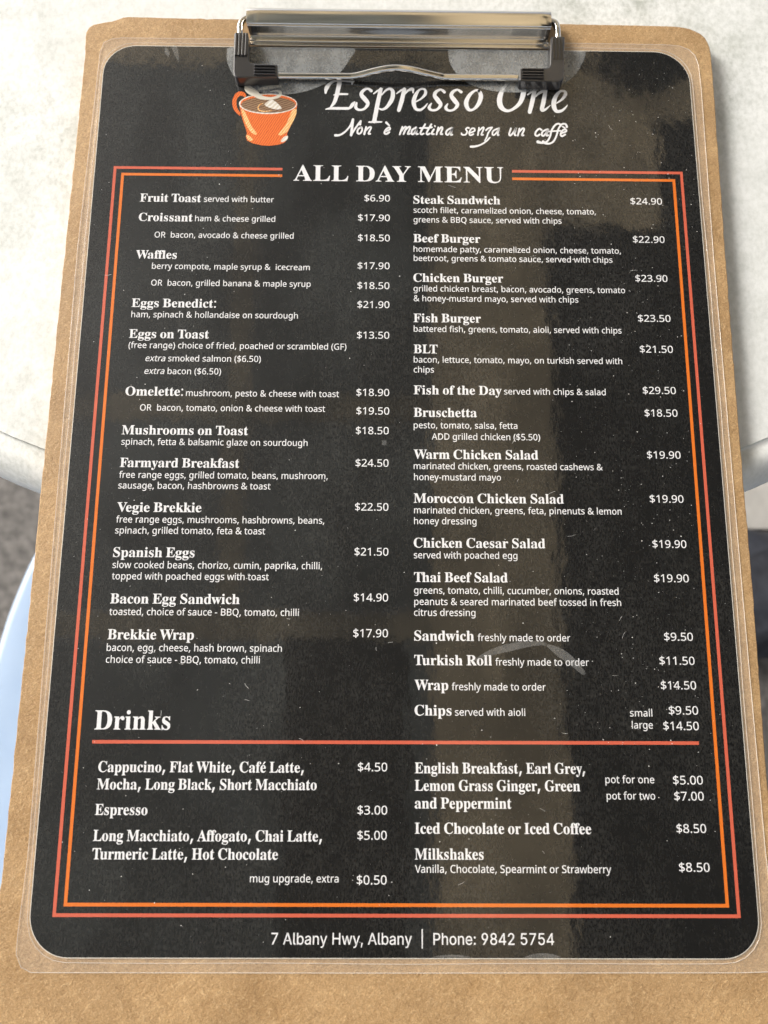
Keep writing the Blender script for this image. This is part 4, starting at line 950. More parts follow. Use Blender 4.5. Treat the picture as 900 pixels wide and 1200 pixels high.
film_out = [at(*q) for q in ((118, 52), (90.5, 290), (56.5, 700), (32.5, 1000), (18, 1112), (18.5, 1124), (22, 1132), (28, 1138.5), (36, 1140.4),
                             (450, 1141), (870, 1140.6), (903, 1139.5), (911, 1136), (914, 1128), (897.8, 1000), (871.1, 700), (836.6, 300),
                             (822, 100), (818.5, 72), (813, 60), (800, 53.5), (780, 51.5), (450, 46.5), (140, 43.5), (125, 45.5))]
film_out = [(u, v) for u, v in film_out]
ROUND = 12


def resample(P, n):
    P = P + [P[0]]
    d = [0]
    for a, b in zip(P, P[1:]):
        d.append(d[-1] + math.hypot(b[0] - a[0], b[1] - a[1]))
    out = []
    for k in range(n):
        s = d[-1] * k / n
        i = max(j for j in range(len(d) - 1) if d[j] <= s)
        t = (s - d[i]) / (d[i + 1] - d[i])
        out.append((P[i][0] + (P[i + 1][0] - P[i][0]) * t, P[i][1] + (P[i + 1][1] - P[i][1]) * t))
    return out


def by_angle(P, n=360):
    """radial resampling round the sheet's middle so that two outlines share their count"""
    c = (98.0, 100.5)
    out = []
    Q = P + [P[0]]
    for k in range(n):
        a = 2 * math.pi * k / n
        dx, dy = math.cos(a), math.sin(a)
        best = None
        for (x0, y0), (x1, y1) in zip(Q, Q[1:]):
            ex, ey = x1 - x0, y1 - y0
            den = dx * ey - dy * ex
            if abs(den) < 1e-12:
                continue
            t = ((x0 - c[0]) * ey - (y0 - c[1]) * ex) / den
            s = ((x0 - c[0]) * dy - (y0 - c[1]) * dx) / den
            if t > 0 and -1e-9 <= s <= 1 + 1e-9 and (best is None or t > best):
                best = t
        out.append((c[0] + dx * best, c[1] + dy * best))
    return out


def grow(P, q):
    c = (98.0, 100.5)
    out = []
    for u, v in P:
        d = math.hypot(u - c[0], v - c[1])
        out.append((c[0] + (u - c[0]) * (d + q) / d, c[1] + (v - c[1]) * (d + q) / d))
    return out


rA = by_angle(card_out)
rB = grow(rA, 0.25)
rC = grow(rA, 1.5)
rD = by_angle(film_out)
rng = random.Random(4)
N = len(rA)
V, F = [], []
for ring, z in ((rA, -0.01), (rB, 0.0), (rC, -0.26), (rD, -0.30)):
    V += [W(u, v, z) for u, v in ring]
for k in range(3):
    for i in range(N):
        F.append((k * N + i, k * N + (i + 1) % N, (k + 1) * N + (i + 1) % N, (k + 1) * N + i))
obj('clear_border', V, F, M_FILM, MENU, True)
bm = bmesh.new()
ring = [W(u, v, -0.28) for u, v in rD]
tube(bm, ring + [ring[0]], 0.00012, 6, False)
obj_bm('film_rim', bm, M_FILM_EDGE, MENU, True)
bm = bmesh.new()
wob = [rng.uniform(-0.1, 0.1) for _ in range(N)]
fold = [(u * 0.55 + p * 0.45, v * 0.55 + q * 0.45) for (u, v), (p, q) in zip(rC, grow(rA, 1.2))]
ring = [W(u + 0.1 * math.sin(i * 0.31), v + 0.1 * math.sin(i * 0.23), -0.22) for i, (u, v) in enumerate(fold)]
tube(bm, ring + [ring[0]], 0.00010, 6, False)
obj_bm('film_fold', bm, M_FILM_EDGE, MENU, True)


# slightly domed pale translucent patches, smears and dust
def translucent_material(name, alpha, color):
    m, nt, p = mat(name)
    p.inputs['Base Color'].default_value = color
    p.inputs['Roughness'].default_value = 0.25
    n = noise(nt, 160, 4, 0.65, mapped(nt, (1, 0.5, 1)))
    f = noise(nt, 1400, 2, 0.6, mapped(nt, (1, 0.6, 1)))
    a = math_(nt, 'ADD', n.outputs[0], math_(nt, 'MULTIPLY', f.outputs[0], 0.6))
    r = ramp(nt, a, [(0.55, (alpha * 0.62,) * 3), (1.05, (alpha * 1.25,) * 3)])
    nt.links.new(r, p.inputs['Alpha'])
    p.inputs['Coat Weight'].default_value = 1.0
    p.inputs['Coat Roughness'].default_value = 0.08
    return m


M_PATCH = translucent_material('pale_grey_film', 0.42, (0.50, 0.52, 0.52, 1))
M_SMEAR = translucent_material('dry_smear', 0.15, (0.62, 0.62, 0.60, 1))
M_DUST = plain('pale_dust', (0.6, 0.6, 0.58), (0.82, 0.81, 0.79), 900, 0.8)


def patch(nm, outline, m, z=0.14, dome=0.10, closed_curve=True):
    P = catmull(outline, 6, True) if closed_curve else outline
    mm = [at(*p) for p in P]
    cu = sum(p[0] for p in mm) / len(mm)
    cv = sum(p[1] for p in mm) / len(mm)
    V, F = [], []
    n = len(mm)
    for k, (s, h) in enumerate(((1.0, 0.0), (0.93, 0.6), (0.6, 1.0))):
        V += [W(cu + (u - cu) * s, cv + (v - cv) * s, z + dome * h) for u, v in mm]
    for k in range(2):
        for i in range(n):
            F.append((k * n + i, k * n + (i + 1) % n, (k + 1) * n + (i + 1) % n, (k + 1) * n + i))
    F.append(tuple(range(2 * n, 3 * n)))
    return obj(nm, V, F, m, MENU, True)


patch('pale_patch', [(266, 60), (267, 75), (277, 93), (298, 106), (325, 111), (352, 109), (378, 100), (398, 86), (410, 70), (416, 58), (400, 56), (340, 55.5), (280, 55.5), (268, 56.5)], M_PATCH)
patch('pale_patch', [(525, 60), (528, 76), (540, 92), (558, 102), (585, 108), (620, 108), (652, 102), (672, 90), (682, 75), (686, 62), (680, 60.5), (640, 59.5), (590, 58.5), (540, 58), (528, 58)], M_PATCH)
patch('pale_patch', [(617, 1122), (622, 1118.6), (636, 1116.8), (650, 1118.6), (655, 1122.4)], M_SMEAR, 0.14, 0.03)
patch('pale_patch', [(508, 1121.8), (516, 1119.6), (530, 1118.6), (544, 1119.6), (551, 1122)], M_SMEAR, 0.14, 0.03)


def ribbon(nm, strokes, m, z=0.15):
    V, F = [], []
    for P in strokes:
        C = catmull(P, 8)
        k = len(V)
        for i, (x, y, w) in enumerate(C):
            a, b = C[max(i - 1, 0)], C[min(i + 1, len(C) - 1)]
            d = math.hypot(b[0] - a[0], b[1] - a[1]) or 1
            nx, ny = -(b[1] - a[1]) / d * w / 2, (b[0] - a[0]) / d * w / 2
            V += [W(*at(x + nx, y + ny), z), W(*at(x - nx, y - ny), z)]
        for i in range(len(C) - 1):
            F.append((k + 2 * i, k + 2 * i + 1, k + 2 * i + 3, k + 2 * i + 2))
    return obj(nm, V, F, m, MENU)


for stroke in ([(552, 776, 1), (575, 765, 7), (600, 758, 9), (625, 754, 6), (640, 755, 3)], [(641, 756, 3), (655, 764, 10), (670, 775, 9), (682, 787, 6), (686, 790, 2)],
               [(194, 56, 2), (196, 62, 5), (198, 67, 1)], [(203, 54, 5), (206, 60, 6), (208, 68, 3), (210, 73, 1)]):
    ribbon('dry_smear', [stroke], M_SMEAR)
obj('paper_fleck', [W(*at(x, y), 0.15) for x, y in ((447.5, 516), (453, 516.2), (453, 522), (447.6, 521.8))], [(0, 1, 2, 3)], M_SMEAR, MENU)

V, F = [], []


def speck(px, py, r, k):
    c = len(V)
    a0 = rng.uniform(0, 6.3)
    st = rng.uniform(0.5, 1.0)
    u, v = at(px, py)
    for j in range(k):
        a = a0 + 2 * math.pi * j / k
        q = r * rng.uniform(0.6, 1.2)
        V.append(W(u + q * math.cos(a), v + q * st * math.sin(a), 0.16))
    F.append(tuple(range(c, c + k)))


for _ in range(1300):
    if rng.random() < 0.45:
        x, y = rng.gauss(740, 50), rng.uniform(70, 900)
    else:
        x, y = rng.uniform(60, 860), rng.uniform(60, 1110)
    xl, xr = 121 - (y - 60) * 0.0888 + 6, 812 + (y - 60) * 0.0775 - 6
    if xl < x < xr:
        speck(x, y, 0.06 + 0.19 * rng.random() ** 4, rng.randint(4, 6))
for _ in range(30):                                           # short hairs and scuffs
    x, y = rng.uniform(130, 800), rng.uniform(80, 1050)
    a = rng.uniform(0, 6.3)
    L = rng.uniform(3, 11)
    bend = rng.uniform(-0.9, 0.9)
    pts = []
    for k in range(6):
        pts.append((x, y))
        x += math.cos(a) * L / 5
        y += math.sin(a) * L / 5
        a += bend / 5
    c = len(V)
    w = rng.uniform(0.02, 0.045)
    for k, (p, q) in enumerate(pts):
        u, v = at(p, q)
        V += [W(u - math.sin(a) * w, v + math.cos(a) * w, 0.165), W(u + math.sin(a) * w, v - math.cos(a) * w, 0.165)]
    for k in range(5):
        F.append((c + 2 * k, c + 2 * k + 1, c + 2 * k + 3, c + 2 * k + 2))
dust = obj('dust_specks', V, F, M_DUST, MENU)
dust['kind'] = 'stuff'

# ------------------------------------------------------------------ the printed coffee cup
K_ = (260, 80, 7.5)


def kp(x, y):
    return at(K_[0] + x / K_[2], K_[1] + y / K_[2])


def shape(nm, outline, m, z, parent, n=6, smooth_curve=True):
    P = catmull(outline, n, True) if smooth_curve else outline
    return obj(nm, [W(*kp(*p), z) for p in P], [tuple(range(len(P)))], m, parent)


def print_stripes(nm, c0, c1, ang, scale):
    m, nt, p = laminated(nm, c0)
    w = node(nt, 'ShaderNodeTexWave', wave_type='BANDS', bands_direction='X')
    w.inputs['Scale'].default_value = scale
    w.inputs['Distortion'].default_value = 3.0
    w.inputs['Detail'].default_value = 2.0
    w.inputs['Detail Scale'].default_value = 2.0
    nt.links.new(mapped(nt, rot=(0, 0, ang)), w.inputs['Vector'])
    nt.links.new(ramp(nt, w.outputs[0], [(0.25, c0), (0.75, c1)]), p.inputs['Base Color'])
    return m


M_CUP = print_stripes('orange_hatched_print', lin(200, 84, 24), lin(238, 122, 52), 0.5, 420)
M_COFFEE = print_stripes('brown_hatched_print', lin(104, 76, 54), lin(150, 118, 90), 1.2, 380)
M_CREAM = print_stripes('cream_hatched_print', lin(214, 204, 186), lin(236, 232, 226), 0.8, 260)
M_GLINT = print_stripes('pale_orange_hatched_print', lin(228, 150, 70), lin(240, 214, 160), 0.6, 420)
M_STEAM = laminated('grey_beige_print', lin(228, 222, 206))[0]
CUP = bpy.data.objects.new('cup_picture', None)
CUP.parent = MENU
COL.objects.link(CUP)


def ell(cx, cy, rx, ry, n=40, a0=0, a1=360):
    return [(cx + rx * math.cos(R_(a0 + (a1 - a0) * k / n)), cy + ry * math.sin(R_(a0 + (a1 - a0) * k / n))) for k in range(n)]


hand_o = [(215, 240), (195, 212), (150, 205), (112, 235), (92, 290), (98, 345), (125, 390), (160, 418)]
hand_i = [(165, 395), (138, 355), (128, 310), (135, 265), (158, 243), (185, 245), (200, 258)]
shape('handle', catmull(hand_o, 5) + catmull(hand_i, 5), M_CUP, 0.02, CUP, smooth_curve=False)
body = [(152, 310), (165, 390), (185, 460), (208, 525), (222, 572), (210, 600), (222, 635), (270, 660), (350, 678), (420, 682), (500, 672), (555, 652),
        (580, 615), (572, 575), (600, 520), (635, 450), (655, 390), (662, 310)]
body += [(405 + 256 * math.cos(R_(a)), 312 - 84 * math.sin(R_(a))) for a in range(10, 175, 10)]
shape('cup_body', body, M_CUP, 0.026, CUP, smooth_curve=False)
shape('rim', ell(406, 313, 256, 90), M_CREAM, 0.034, CUP, smooth_curve=False)
shape('inside', ell(408, 312, 246, 80), M_CUP, 0.042, CUP, smooth_curve=False)
shape('coffee', ell(408, 322, 238, 70), M_COFFEE, 0.050, CUP, smooth_curve=False)
glint = []
shape('highlight', [(172, 370), (195, 372), (225, 430), (262, 510), (305, 570), (290, 585), (250, 555), (205, 480)], M_GLINT, 0.058, CUP, 4)
shape('highlight', [(655, 360), (615, 375), (585, 450), (545, 520), (497, 575), (515, 592), (570, 560), (625, 470), (652, 410)], M_GLINT, 0.058, CUP, 4)
shape('highlight', [(214, 592), (235, 590), (272, 625), (262, 640), (232, 630)], M_GLINT, 0.060, CUP, 4)
shape('highlight', [(580, 595), (545, 605), (518, 640), (530, 650), (570, 632)], M_CREAM, 0.060, CUP, 4)
shape('cream', [(375, 320), (400, 295), (425, 278), (450, 280), (490, 310), (522, 345), (520, 360), (470, 362), (410, 345)], M_CREAM, 0.066, CUP, 4)


def swirl(nm, strokes, m, z):
    V, F = [], []
    for s, P in enumerate(strokes):
        C = catmull(P, 8)
        k = len(V)
        for i, (x, y, w) in enumerate(C):
            a, b = C[max(i - 1, 0)], C[min(i + 1, len(C) - 1)]
            d = math.hypot(b[0] - a[0], b[1] - a[1]) or 1
            nx, ny = -(b[1] - a[1]) / d * w / 2, (b[0] - a[0]) / d * w / 2
            V += [W(*kp(x + nx, y + ny), z + s * 0.006), W(*kp(x - nx, y - ny), z + s * 0.006)]
        for i in range(len(C) - 1):
            F.append((k + 2 * i, k + 2 * i + 1, k + 2 * i + 3, k + 2 * i + 2))
    return obj(nm, V, F, m, CUP)


swirl('swirl', [[(440, 372, 3), (380, 380, 9), (330, 370, 10), (318, 345, 9), (335, 320, 7), (365, 308, 4)]], M_GLINT, 0.056)
swirl('steam', [[(215, 140, 30), (235, 185, 66), (290, 220, 60), (345, 256, 36), (430, 266, 22), (500, 245, 26), (515, 215, 24), (480, 200, 14), (420, 208, 4)],
                [(318, 186, 8), (370, 176, 26), (430, 165, 38), (490, 150, 42), (525, 152, 26)], [(200, 120, 20), (260, 128, 34), (300, 130, 20), (340, 132, 6)]], M_STEAM, 0.072)

# ------------------------------------------------------------------ clipboard
BT = -0.56                    # top of the board, mm
BB = BT - 3.2
CLIP = thing('clipboard', 'brown hardboard clipboard with chrome clip and black corner grips, one top corner chipped', 'clipboard', W(98, 119, BB))
edge_px = [(99.5, 62), (99.8, 42), (101, 36.5), (105, 31), (110, 28), (120, 26), (130, 25.3), (136, 23.2), (142, 20.4), (150, 19.3), (200, 21), (280, 22.2), (450, 25),
           (647, 27.6), (733, 29.2), (790, 30.6), (808, 33), (820, 38), (828, 46), (832, 56), (834, 70), (836.5, 100)]
edge = [at(x, y, BT) for x, y in edge_px]
right_px = [(850.5, 300), (866, 500), (883.1, 700), (898, 900)]
left_px = [(35.2, 700), (55, 500), (75.1, 300)]
edge += [at(x, y, BT) for x, y in right_px]
uR, vR = edge[-1]
uL, vL = at(4.8, 1000, BT)
VB = 286.0
edge += [(uR + 1.0, VB - 8), (uR - 1.5, VB - 2.5), (uR - 8, VB), (uL + 6, VB), (uL + 0.5, VB - 2.5), (uL - 1.2, VB - 8), (uL, vL)]
edge += [at(x, y, BT) for x, y in left_px]
# jitter along the sides: the fibrous, rubbed edge
dense = resample(edge, 520)
dense = [(u + rng.gauss(0, 0.07), v + rng.gauss(0, 0.07)) for u, v in dense]
cu, cv = 98.0, 119.0


def inset(P, q):
    return [(u - q * (1 if u > cu else -1) * (1 if abs(u - cu) > 95 else 0), v - q * (1 if v > cv else -1) * (1 if abs(v - cv) > 150 else 0)) for u, v in P]


bm = bmesh.new()
rings = [(inset(dense, 0.30), BT), (inset(dense, 0.08), BT - 0.12), (dense, BT - 0.5), (dense, BB + 0.4), (inset(dense, 0.3), BB)]
VV = [[bm.verts.new(W(u, v, z)) for u, v in P] for P, z in rings]
n = len(dense)
bm.faces.new(VV[0])
bm.faces.new(list(reversed(VV[-1])))
for k in range(len(VV) - 1):
    for i in range(n):
        bm.faces.new((VV[k][i], VV[k + 1][i], VV[k + 1][(i + 1) % n], VV[k][(i + 1) % n]))
bmesh.ops.recalc_face_normals(bm, faces=bm.faces)
obj_bm('board', bm, M_BOARD, CLIP)

# the clip: folded chrome plate, sprung wire, two corner grips, rivet
JAW = bpy.data.objects.new('clip', None)
JAW.parent = CLIP
JAW.location = W(98, -55, BT) - CLIP.location
COL.objects.link(JAW)
prof = [(54.6, 0.45), (53.6, 0.62), (52.6, 0.52), (50.0, 0.55), (49.2, 0.75), (48.4, 0.58), (45.5, 0.62), (43.6, 0.75), (42.6, 1.0), (39.0, 2.0), (35.0, 3.1), (32.0, 3.95), (31.2, 4.1), (30.6, 4.05),
        (30.0, 4.3), (29.4, 5.0), (28.6, 5.35), (26.0, 5.5), (22.0, 5.62), (18.0, 5.7), (15.0, 5.68), (13.0, 5.5)]
pv = [(at(455, y, z)[1], z) for y, z in prof]
v_last, z_last = pv[-1]
pv += [(v_last - 1.2, z_last - 0.8), (v_last - 1.7, z_last - 1.8), (v_last - 1.8, z_last - 3), (v_last - 1.8, 1.2), (v_last - 1.8, BT + 0.02)]
pv = catmull(pv, 3)
uT0, uT1 = at(289.0, 14, 5.6)[0], at(645.8, 17, 5.6)[0]
uB0, uB1 = at(293.2, 52, 0.7)[0], at(642.6, 55, 0.7)[0]
V, F = [], []
NX = 24
slope = (at(645, 17, 5.6)[1] - at(289, 12.6, 5.6)[1])
for (v, z) in pv:
    t = min(max((z - 0.7) / 4.0, 0), 1)
    a, b = uB0 + (uT0 - uB0) * t, uB1 + (uT1 - uB1) * t
    for k in range(NX + 1):
        s = k / NX
        V.append(W(a + (b - a) * s, v + slope * 0.5 * (s - 0.5), z))
for i in range(len(pv) - 1):
    for k in range(NX):
        F.append((i * (NX + 1) + k, i * (NX + 1) + k + 1, (i + 1) * (NX + 1) + k + 1, (i + 1) * (NX + 1) + k))
plate = obj('spring_plate', V, F, M_CHROME, JAW, True)
sol = plate.modifiers.new('thickness', 'SOLIDIFY')
sol.thickness = 0.0006
sol.offset = -1 if False else 0
bev = plate.modifiers.new('soft', 'BEVEL')
bev.width = 0.00015
bev.segments = 2

wire = [(296, 21.5, 3.4), (289, 22, 3.5), (284, 25, 3.6), (281.5, 31, 3.5), (281.5, 38, 3.0), (281, 60, 2.2), (281, 80, 1.7), (283.5, 86.5, 1.6), (290, 88.8, 1.6), (330, 89.2, 1.5),
        (400, 89.7, 1.4), (414, 89.4, 1.5), (424, 87.4, 2.2), (440, 83.2, 3.2), (455, 80.4, 3.9), (468, 80.0, 4.0), (482, 81.8, 3.6), (500, 86.0, 2.6), (516, 89.6, 1.7), (528, 90.8, 1.4),
        (600, 91.2, 1.5), (645, 92, 1.6), (652, 89.8, 1.6), (654, 84, 1.7), (654, 64, 2.2), (653.5, 42, 3.0), (653, 35, 3.5), (651, 28.5, 3.6), (646, 25.5, 3.5), (638, 25, 3.4)]
path = catmull(wire, 5)
bm = bmesh.new()
tube(bm, [W(*at(x, y, z), z) for x, y, z in path], 0.00115, 14)
obj_bm('wire_jaw', bm, M_CHROME, JAW, True)


def grip(px_outline, ribs_v, ribs_h):
    zt, zb = 4.3, 0.18
    bm = bmesh.new()
    P = [at(x, y, zt) for x, y in px_outline]
    prism(bm, [W(u, v, zt) for u, v in P], [W(u, v, zb) for u, v in P])
    g = obj_bm('corner_grip', bm, M_RUBBER, JAW)
    b = g.modifiers.new('soft', 'BEVEL')
    b.width = 0.0008
    b.segments = 3
    b.limit_method = 'ANGLE'
    b.angle_limit = R_(50)
    bm = bmesh.new()
    for (x0, y0, x1, y1) in ribs_v + ribs_h:
        u0, v0 = at(x0, y0, zt)
        u1, v1 = at(x1, y1, zt)
        lo = W(min(u0, u1), max(v0, v1), zt - 0.25)
        hi = W(max(u0, u1), min(v0, v1), zt + 0.62)
        box(bm, lo, hi)
    r = obj_bm('ribs', bm, M_RUBBER, g)
    b = r.modifiers.new('soft', 'BEVEL')
    b.width = 0.0002
    b.segments = 2
    for p in g.data.polygons:
        p.use_smooth = False
    return g


def fillet(P, radii, seg=6):
    out = []
    n = len(P)
    for i, (p, r) in enumerate(zip(P, radii)):
        p = Vector(p)
        a, b = Vector(P[i - 1]), Vector(P[(i + 1) % n])
        if r <= 0:
            out.append(tuple(p))
            continue
        d0, d1 = (a - p).normalized(), (b - p).normalized()
        q0, q1 = p + d0 * r, p + d1 * r
        for k in range(seg + 1):
            t = k / seg
            out.append(tuple((1 - t) ** 2 * q0 + 2 * t * (1 - t) * p + t * t * q1))
    return out


left = fillet([(274.3, 37.5), (273.0, 90.8), (325.6, 89.6), (325.2, 75.2), (291.6, 73.6), (290.6, 37.5)], [2.5, 8, 2, 2, 4, 2.5])
grip(left, [(276.2, 40, 277.9, 66), (280.2, 40, 281.9, 66), (284.2, 40, 285.9, 66), (288.0, 40, 289.3, 66)],
     [(298, 77.0, 322.5, 78.5), (298, 80.6, 322.5, 82.0), (298, 84.0, 322.5, 85.4), (298, 87.2, 322.5, 88.4)])
right = fillet([(645.6, 42.3), (644.6, 79.0), (609.2, 79.6), (608.8, 94.0), (660.6, 96.0), (662.2, 42.3)], [2.5, 4, 2, 2, 8, 2.5])
grip(right, [(647.0, 45, 648.3, 70), (650.6, 45, 652.3, 70), (654.8, 45, 656.5, 70), (658.9, 45, 660.5, 70)],
     [(611.5, 81.4, 637, 82.8), (611.5, 84.8, 637, 86.2), (611.5, 88.2, 637, 89.6), (611.5, 91.2, 637, 92.4)])
bm = bmesh.new()
c = W(*at(470, 14.0, 4.6), 4.6)
tube(bm, [c + Vector((0, 0.0002, -0.0012)), c + Vector((0, -0.0004, -0.0012)), c - Vector((0, 0.0008, 0.0012))], [0.0019, 0.0019, 0.0012], 12)
obj_bm('rivet', bm, M_CHROME, JAW, True)
for x in (330, 600):
    bm = bmesh.new()
    c = W(*at(x, 45, BB), BB)
    tube(bm, [c + Vector((0, 0, 0.0002)), c - Vector((0, 0, 0.0006)), c - Vector((0, 0, 0.00215))], [0.004, 0.004, 0.0025], 16)
    obj_bm('rivet', bm, M_CHROME, JAW, True)

# ------------------------------------------------------------------ cafe table
TZ = BB - 2.2                # tabletop height, mm
edge_pts = [at(0, 559, TZ - 15), at(46, 578.5, TZ - 15), at(877, 575, TZ - 15), at(900, 565, TZ - 15)]
A = np.array([[2 * u, 2 * v, 1] for u, v in edge_pts])
bb = np.array([u * u + v * v for u, v in edge_pts])
sol_ = np.linalg.lstsq(A, bb, rcond=None)[0]
tc = (float(sol_[0]), float(sol_[1]))
TR = math.sqrt(float(sol_[2]) + tc[0] ** 2 + tc[1] ** 2)
GZ = TZ - 735.0               # ground level, mm
TABLE = thing('cafe_table', 'round cafe table with a mottled white top and thick rounded rim, under the clipboard', 'table', W(tc[0], tc[1], GZ))


def lathe(profile, cx, cy, seg=128, close_top=True):
    V, F = [], []
    for r, z in profile:
        for k in range(seg):
            a = 2 * math.pi * k / seg
            V.append(W(cx + r * math.cos(a), cy + r * math.sin(a), z))
    for i in range(len(profile) - 1):
        for k in range(seg):
            F.append((i * seg + k, i * seg + (k + 1) % seg, (i + 1) * seg + (k + 1) % seg, (i + 1) * seg + k))
    F.append(tuple(range(seg)))
    F.append(tuple(reversed(range((len(profile) - 1) * seg, len(profile) * seg))))
    return V, F


V, F = lathe([(TR - 14, TZ), (TR - 13, TZ - 0.9), (TR - 11.5, TZ - 0.9), (TR - 10, TZ - 0.2), (TR - 7, TZ - 0.8), (TR - 4, TZ - 3), (TR - 1.5, TZ - 7), (TR, TZ - 14),
              (TR - 0.5, TZ - 22), (TR - 3, TZ - 28), (TR - 8, TZ - 31), (TR - 40, TZ - 31)], *tc)
top = obj('tabletop', V, F, M_TABLE, TABLE)
for p in top.data.polygons:
    p.use_smooth = len(p.vertices) == 4
V, F = lathe([(60, TZ - 31.5), (60, TZ - 38), (26, TZ - 44), (24, GZ + 60), (34, GZ + 40)], *tc, 32)
obj('pedestal', V, F, M_IRON, TABLE, True)
V, F = lathe([(40, GZ + 42), (120, GZ + 26), (205, GZ + 14), (212, GZ + 6), (212, GZ)], *tc, 64)
obj('base_plate', V, F, M_IRON, TABLE, True)

# ------------------------------------------------------------------ ground, pale patch, chair, bag


def slab(nm, x0, y0, x1, y1, z, m):
    o = obj(nm, [(x0, y0, z), (x1, y0, z), (x1, y1, z), (x0, y1, z)], [(0, 1, 2, 3)], m)
    o['kind'] = 'structure'
    return o


g = GZ / 1000.0
slab('ground', -40, -40, 40, 40, g, M_GROUND)
p0, p1 = PW(700, 480, GZ), PW(1500, 624, GZ)
slab('path', p0.x, p1.y, p1.x + 1.5, p0.y, g + 0.004, M_PALE)  # patch in a paler tone over part of the ground

CHZ = 450.0
cpt = PW(0, 742, GZ + CHZ)
SEAT = thing('plastic_chair', 'light blue moulded plastic chair pushed under the table, one rounded seat corner showing', 'chair', (0.02, cpt.y - 0.16, g))
seat_outline_px = [(-42, 960), (-30, 850), (-2, 745), (18, 690), (40, 644), (75, 600), (130, 565), (220, 548), (400, 545), (560, 556), (640, 600), (680, 700), (695, 850), (690, 1000),
                   (660, 1130), (560, 1200), (330, 1220), (100, 1200), (-10, 1110)]
so = [at(x, y, GZ + CHZ) for x, y in catmull(seat_outline_px, 5, True)]
scu = sum(p[0] for p in so) / len(so)
scv = sum(p[1] for p in so) / len(so)
V, F = [], []
n = len(so)
for s, dz in ((0.2, -6), (0.7, -4), (0.90, -1.5), (0.965, -0.5), (0.985, -0.8), (1.0, -5.5), (1.0, -16), (0.96, -18), (0.7, -22), (0.2, -22)):
    V += [W(scu + (u - scu) * s, scv + (v - scv) * s, GZ + CHZ + dz) for u, v in so]
for k in range(9):
    for i in range(n):
        F.append((k * n + i, k * n + (i + 1) % n, (k + 1) * n + (i + 1) % n, (k + 1) * n + i))
F.append(tuple(range(n)))
F.append(tuple(reversed(range(9 * n, 10 * n))))
obj('seat', V, F, M_CHAIR, SEAT, True)
us = [p[0] for p in so]
vs = [p[1] for p in so]
u0, u1, v0, v1 = min(us), max(us), min(vs), max(vs)
for (a, b, da, db) in ((u0 + 55, v0 + 60, -25, -25), (u1 - 55, v0 + 60, 25, -25), (u0 + 60, v1 - 60, -25, 30), (u1 - 60, v1 - 60, 25, 30)):
    bm = bmesh.new()
    tube(bm, [W(a, b, GZ + CHZ - 20), W(a + da * 0.5, b + db * 0.5, GZ + 220), W(a + da, b + db, GZ)], [0.017, 0.014, 0.011], 12)
    obj_bm('leg', bm, M_CHAIR, SEAT, True)
V, F = [], []
for i in range(9):
    t = i / 8
    for k in range(25):
        s = k / 24 * 2 - 1
        wdt = (u1 - u0) / 2 * (0.86 - 0.10 * t * t)
        V.append(W((u0 + u1) / 2 + wdt * s, v1 - 22 + 55 * t + 26 * (1 - s * s) - 26, GZ + CHZ - 6 + 330 * t * (1 - 0.10 * s ** 4)))
for i in range(8):
    for k in range(24):
        F.append((i * 25 + k, i * 25 + k + 1, (i + 1) * 25 + k + 1, (i + 1) * 25 + k))
bk = obj('backrest', V, F, M_CHAIR, SEAT, True)
sm = bk.modifiers.new('thickness', 'SOLIDIFY')
sm.thickness = 0.006

bag_px = PW(905, 690, GZ + 180)
BAG = thing('cloth_bag', 'dark navy cloth bag slumped on the paving beside the table', 'bag', (bag_px.x + 0.07, bag_px.y, g))
bm = bmesh.new()
bmesh.ops.create_uvsphere(bm, u_segments=48, v_segments=32, radius=1.0)
for v in bm.verts:
    x, y, z = v.co
    q = 0.62
    x, y = (abs(x) ** q) * (1 if x > 0 else -1), (abs(y) ** q) * (1 if y > 0 else -1)
    fold_ = 0.05 * math.sin(7 * x + 3 * z) + 0.04 * math.sin(11 * y - 5 * z) + 0.03 * math.sin(17 * z + 4 * x)
    hgt = (z + 1) / 2
    k = 1.0 - 0.25 * hgt * hgt + fold_
    v.co = Vector((bag_px.x + 0.07 + 0.12 * x * k, bag_px.y + 0.085 * y * k, g + 0.002 + 0.23 * max(hgt - 0.06, 0) / 0.94 * (1 + 0.1 * math.sin(5 * x))))
obj_bm('bag_body', bm, M_BAG, BAG, True)
bm = bmesh.new()
hp = [(-0.05, 0.02, 0.20), (-0.055, 0.0, 0.25), (-0.03, -0.03, 0.285), (0.02, -0.04, 0.28), (0.05, -0.02, 0.24), (0.055, 0.0, 0.19)]
tube(bm, [Vector((bag_px.x + 0.07 + a, bag_px.y + b, g + c)) for a, b, c in catmull(hp, 6)], 0.008, 8)
obj_bm('handle', bm, M_BAG, BAG, True)

# ------------------------------------------------------------------ unseen roof over the table, added for the glossy film and the chrome to mirror
RZ = 1.25


def mir(px, py):
    """where the roof is seen mirrored at this place on the sheet"""
    d = ROT.T @ np.array([(px - 450.0) / FOCAL, (py - 600.0) / FOCAL, 1.0])
    u, v = at(px, py)
    p = W(u, v, 0)
    dd = dirw(d)
    r = Vector((dd.x, dd.y, -dd.z))
    return p + r * (RZ / r.z)


ROOF = thing('added_roof', 'unseen open roof of grey sheets and tan canvas on timber posts, added to be mirrored in the glossy menu', 'roof', (0, 0, g))
X = [-1.05, mir(262, 500).x, mir(292, 500).x, mir(505, 600).x, mir(655, 600).x, 1.0]
Yb, Yt = -0.75, 1.95
YC = mir(300, 75).y
YA0, YA1 = mir(300, 492).y, mir(300, 462).y
YB0, YB1 = mir(300, 752).y, mir(300, 716).y


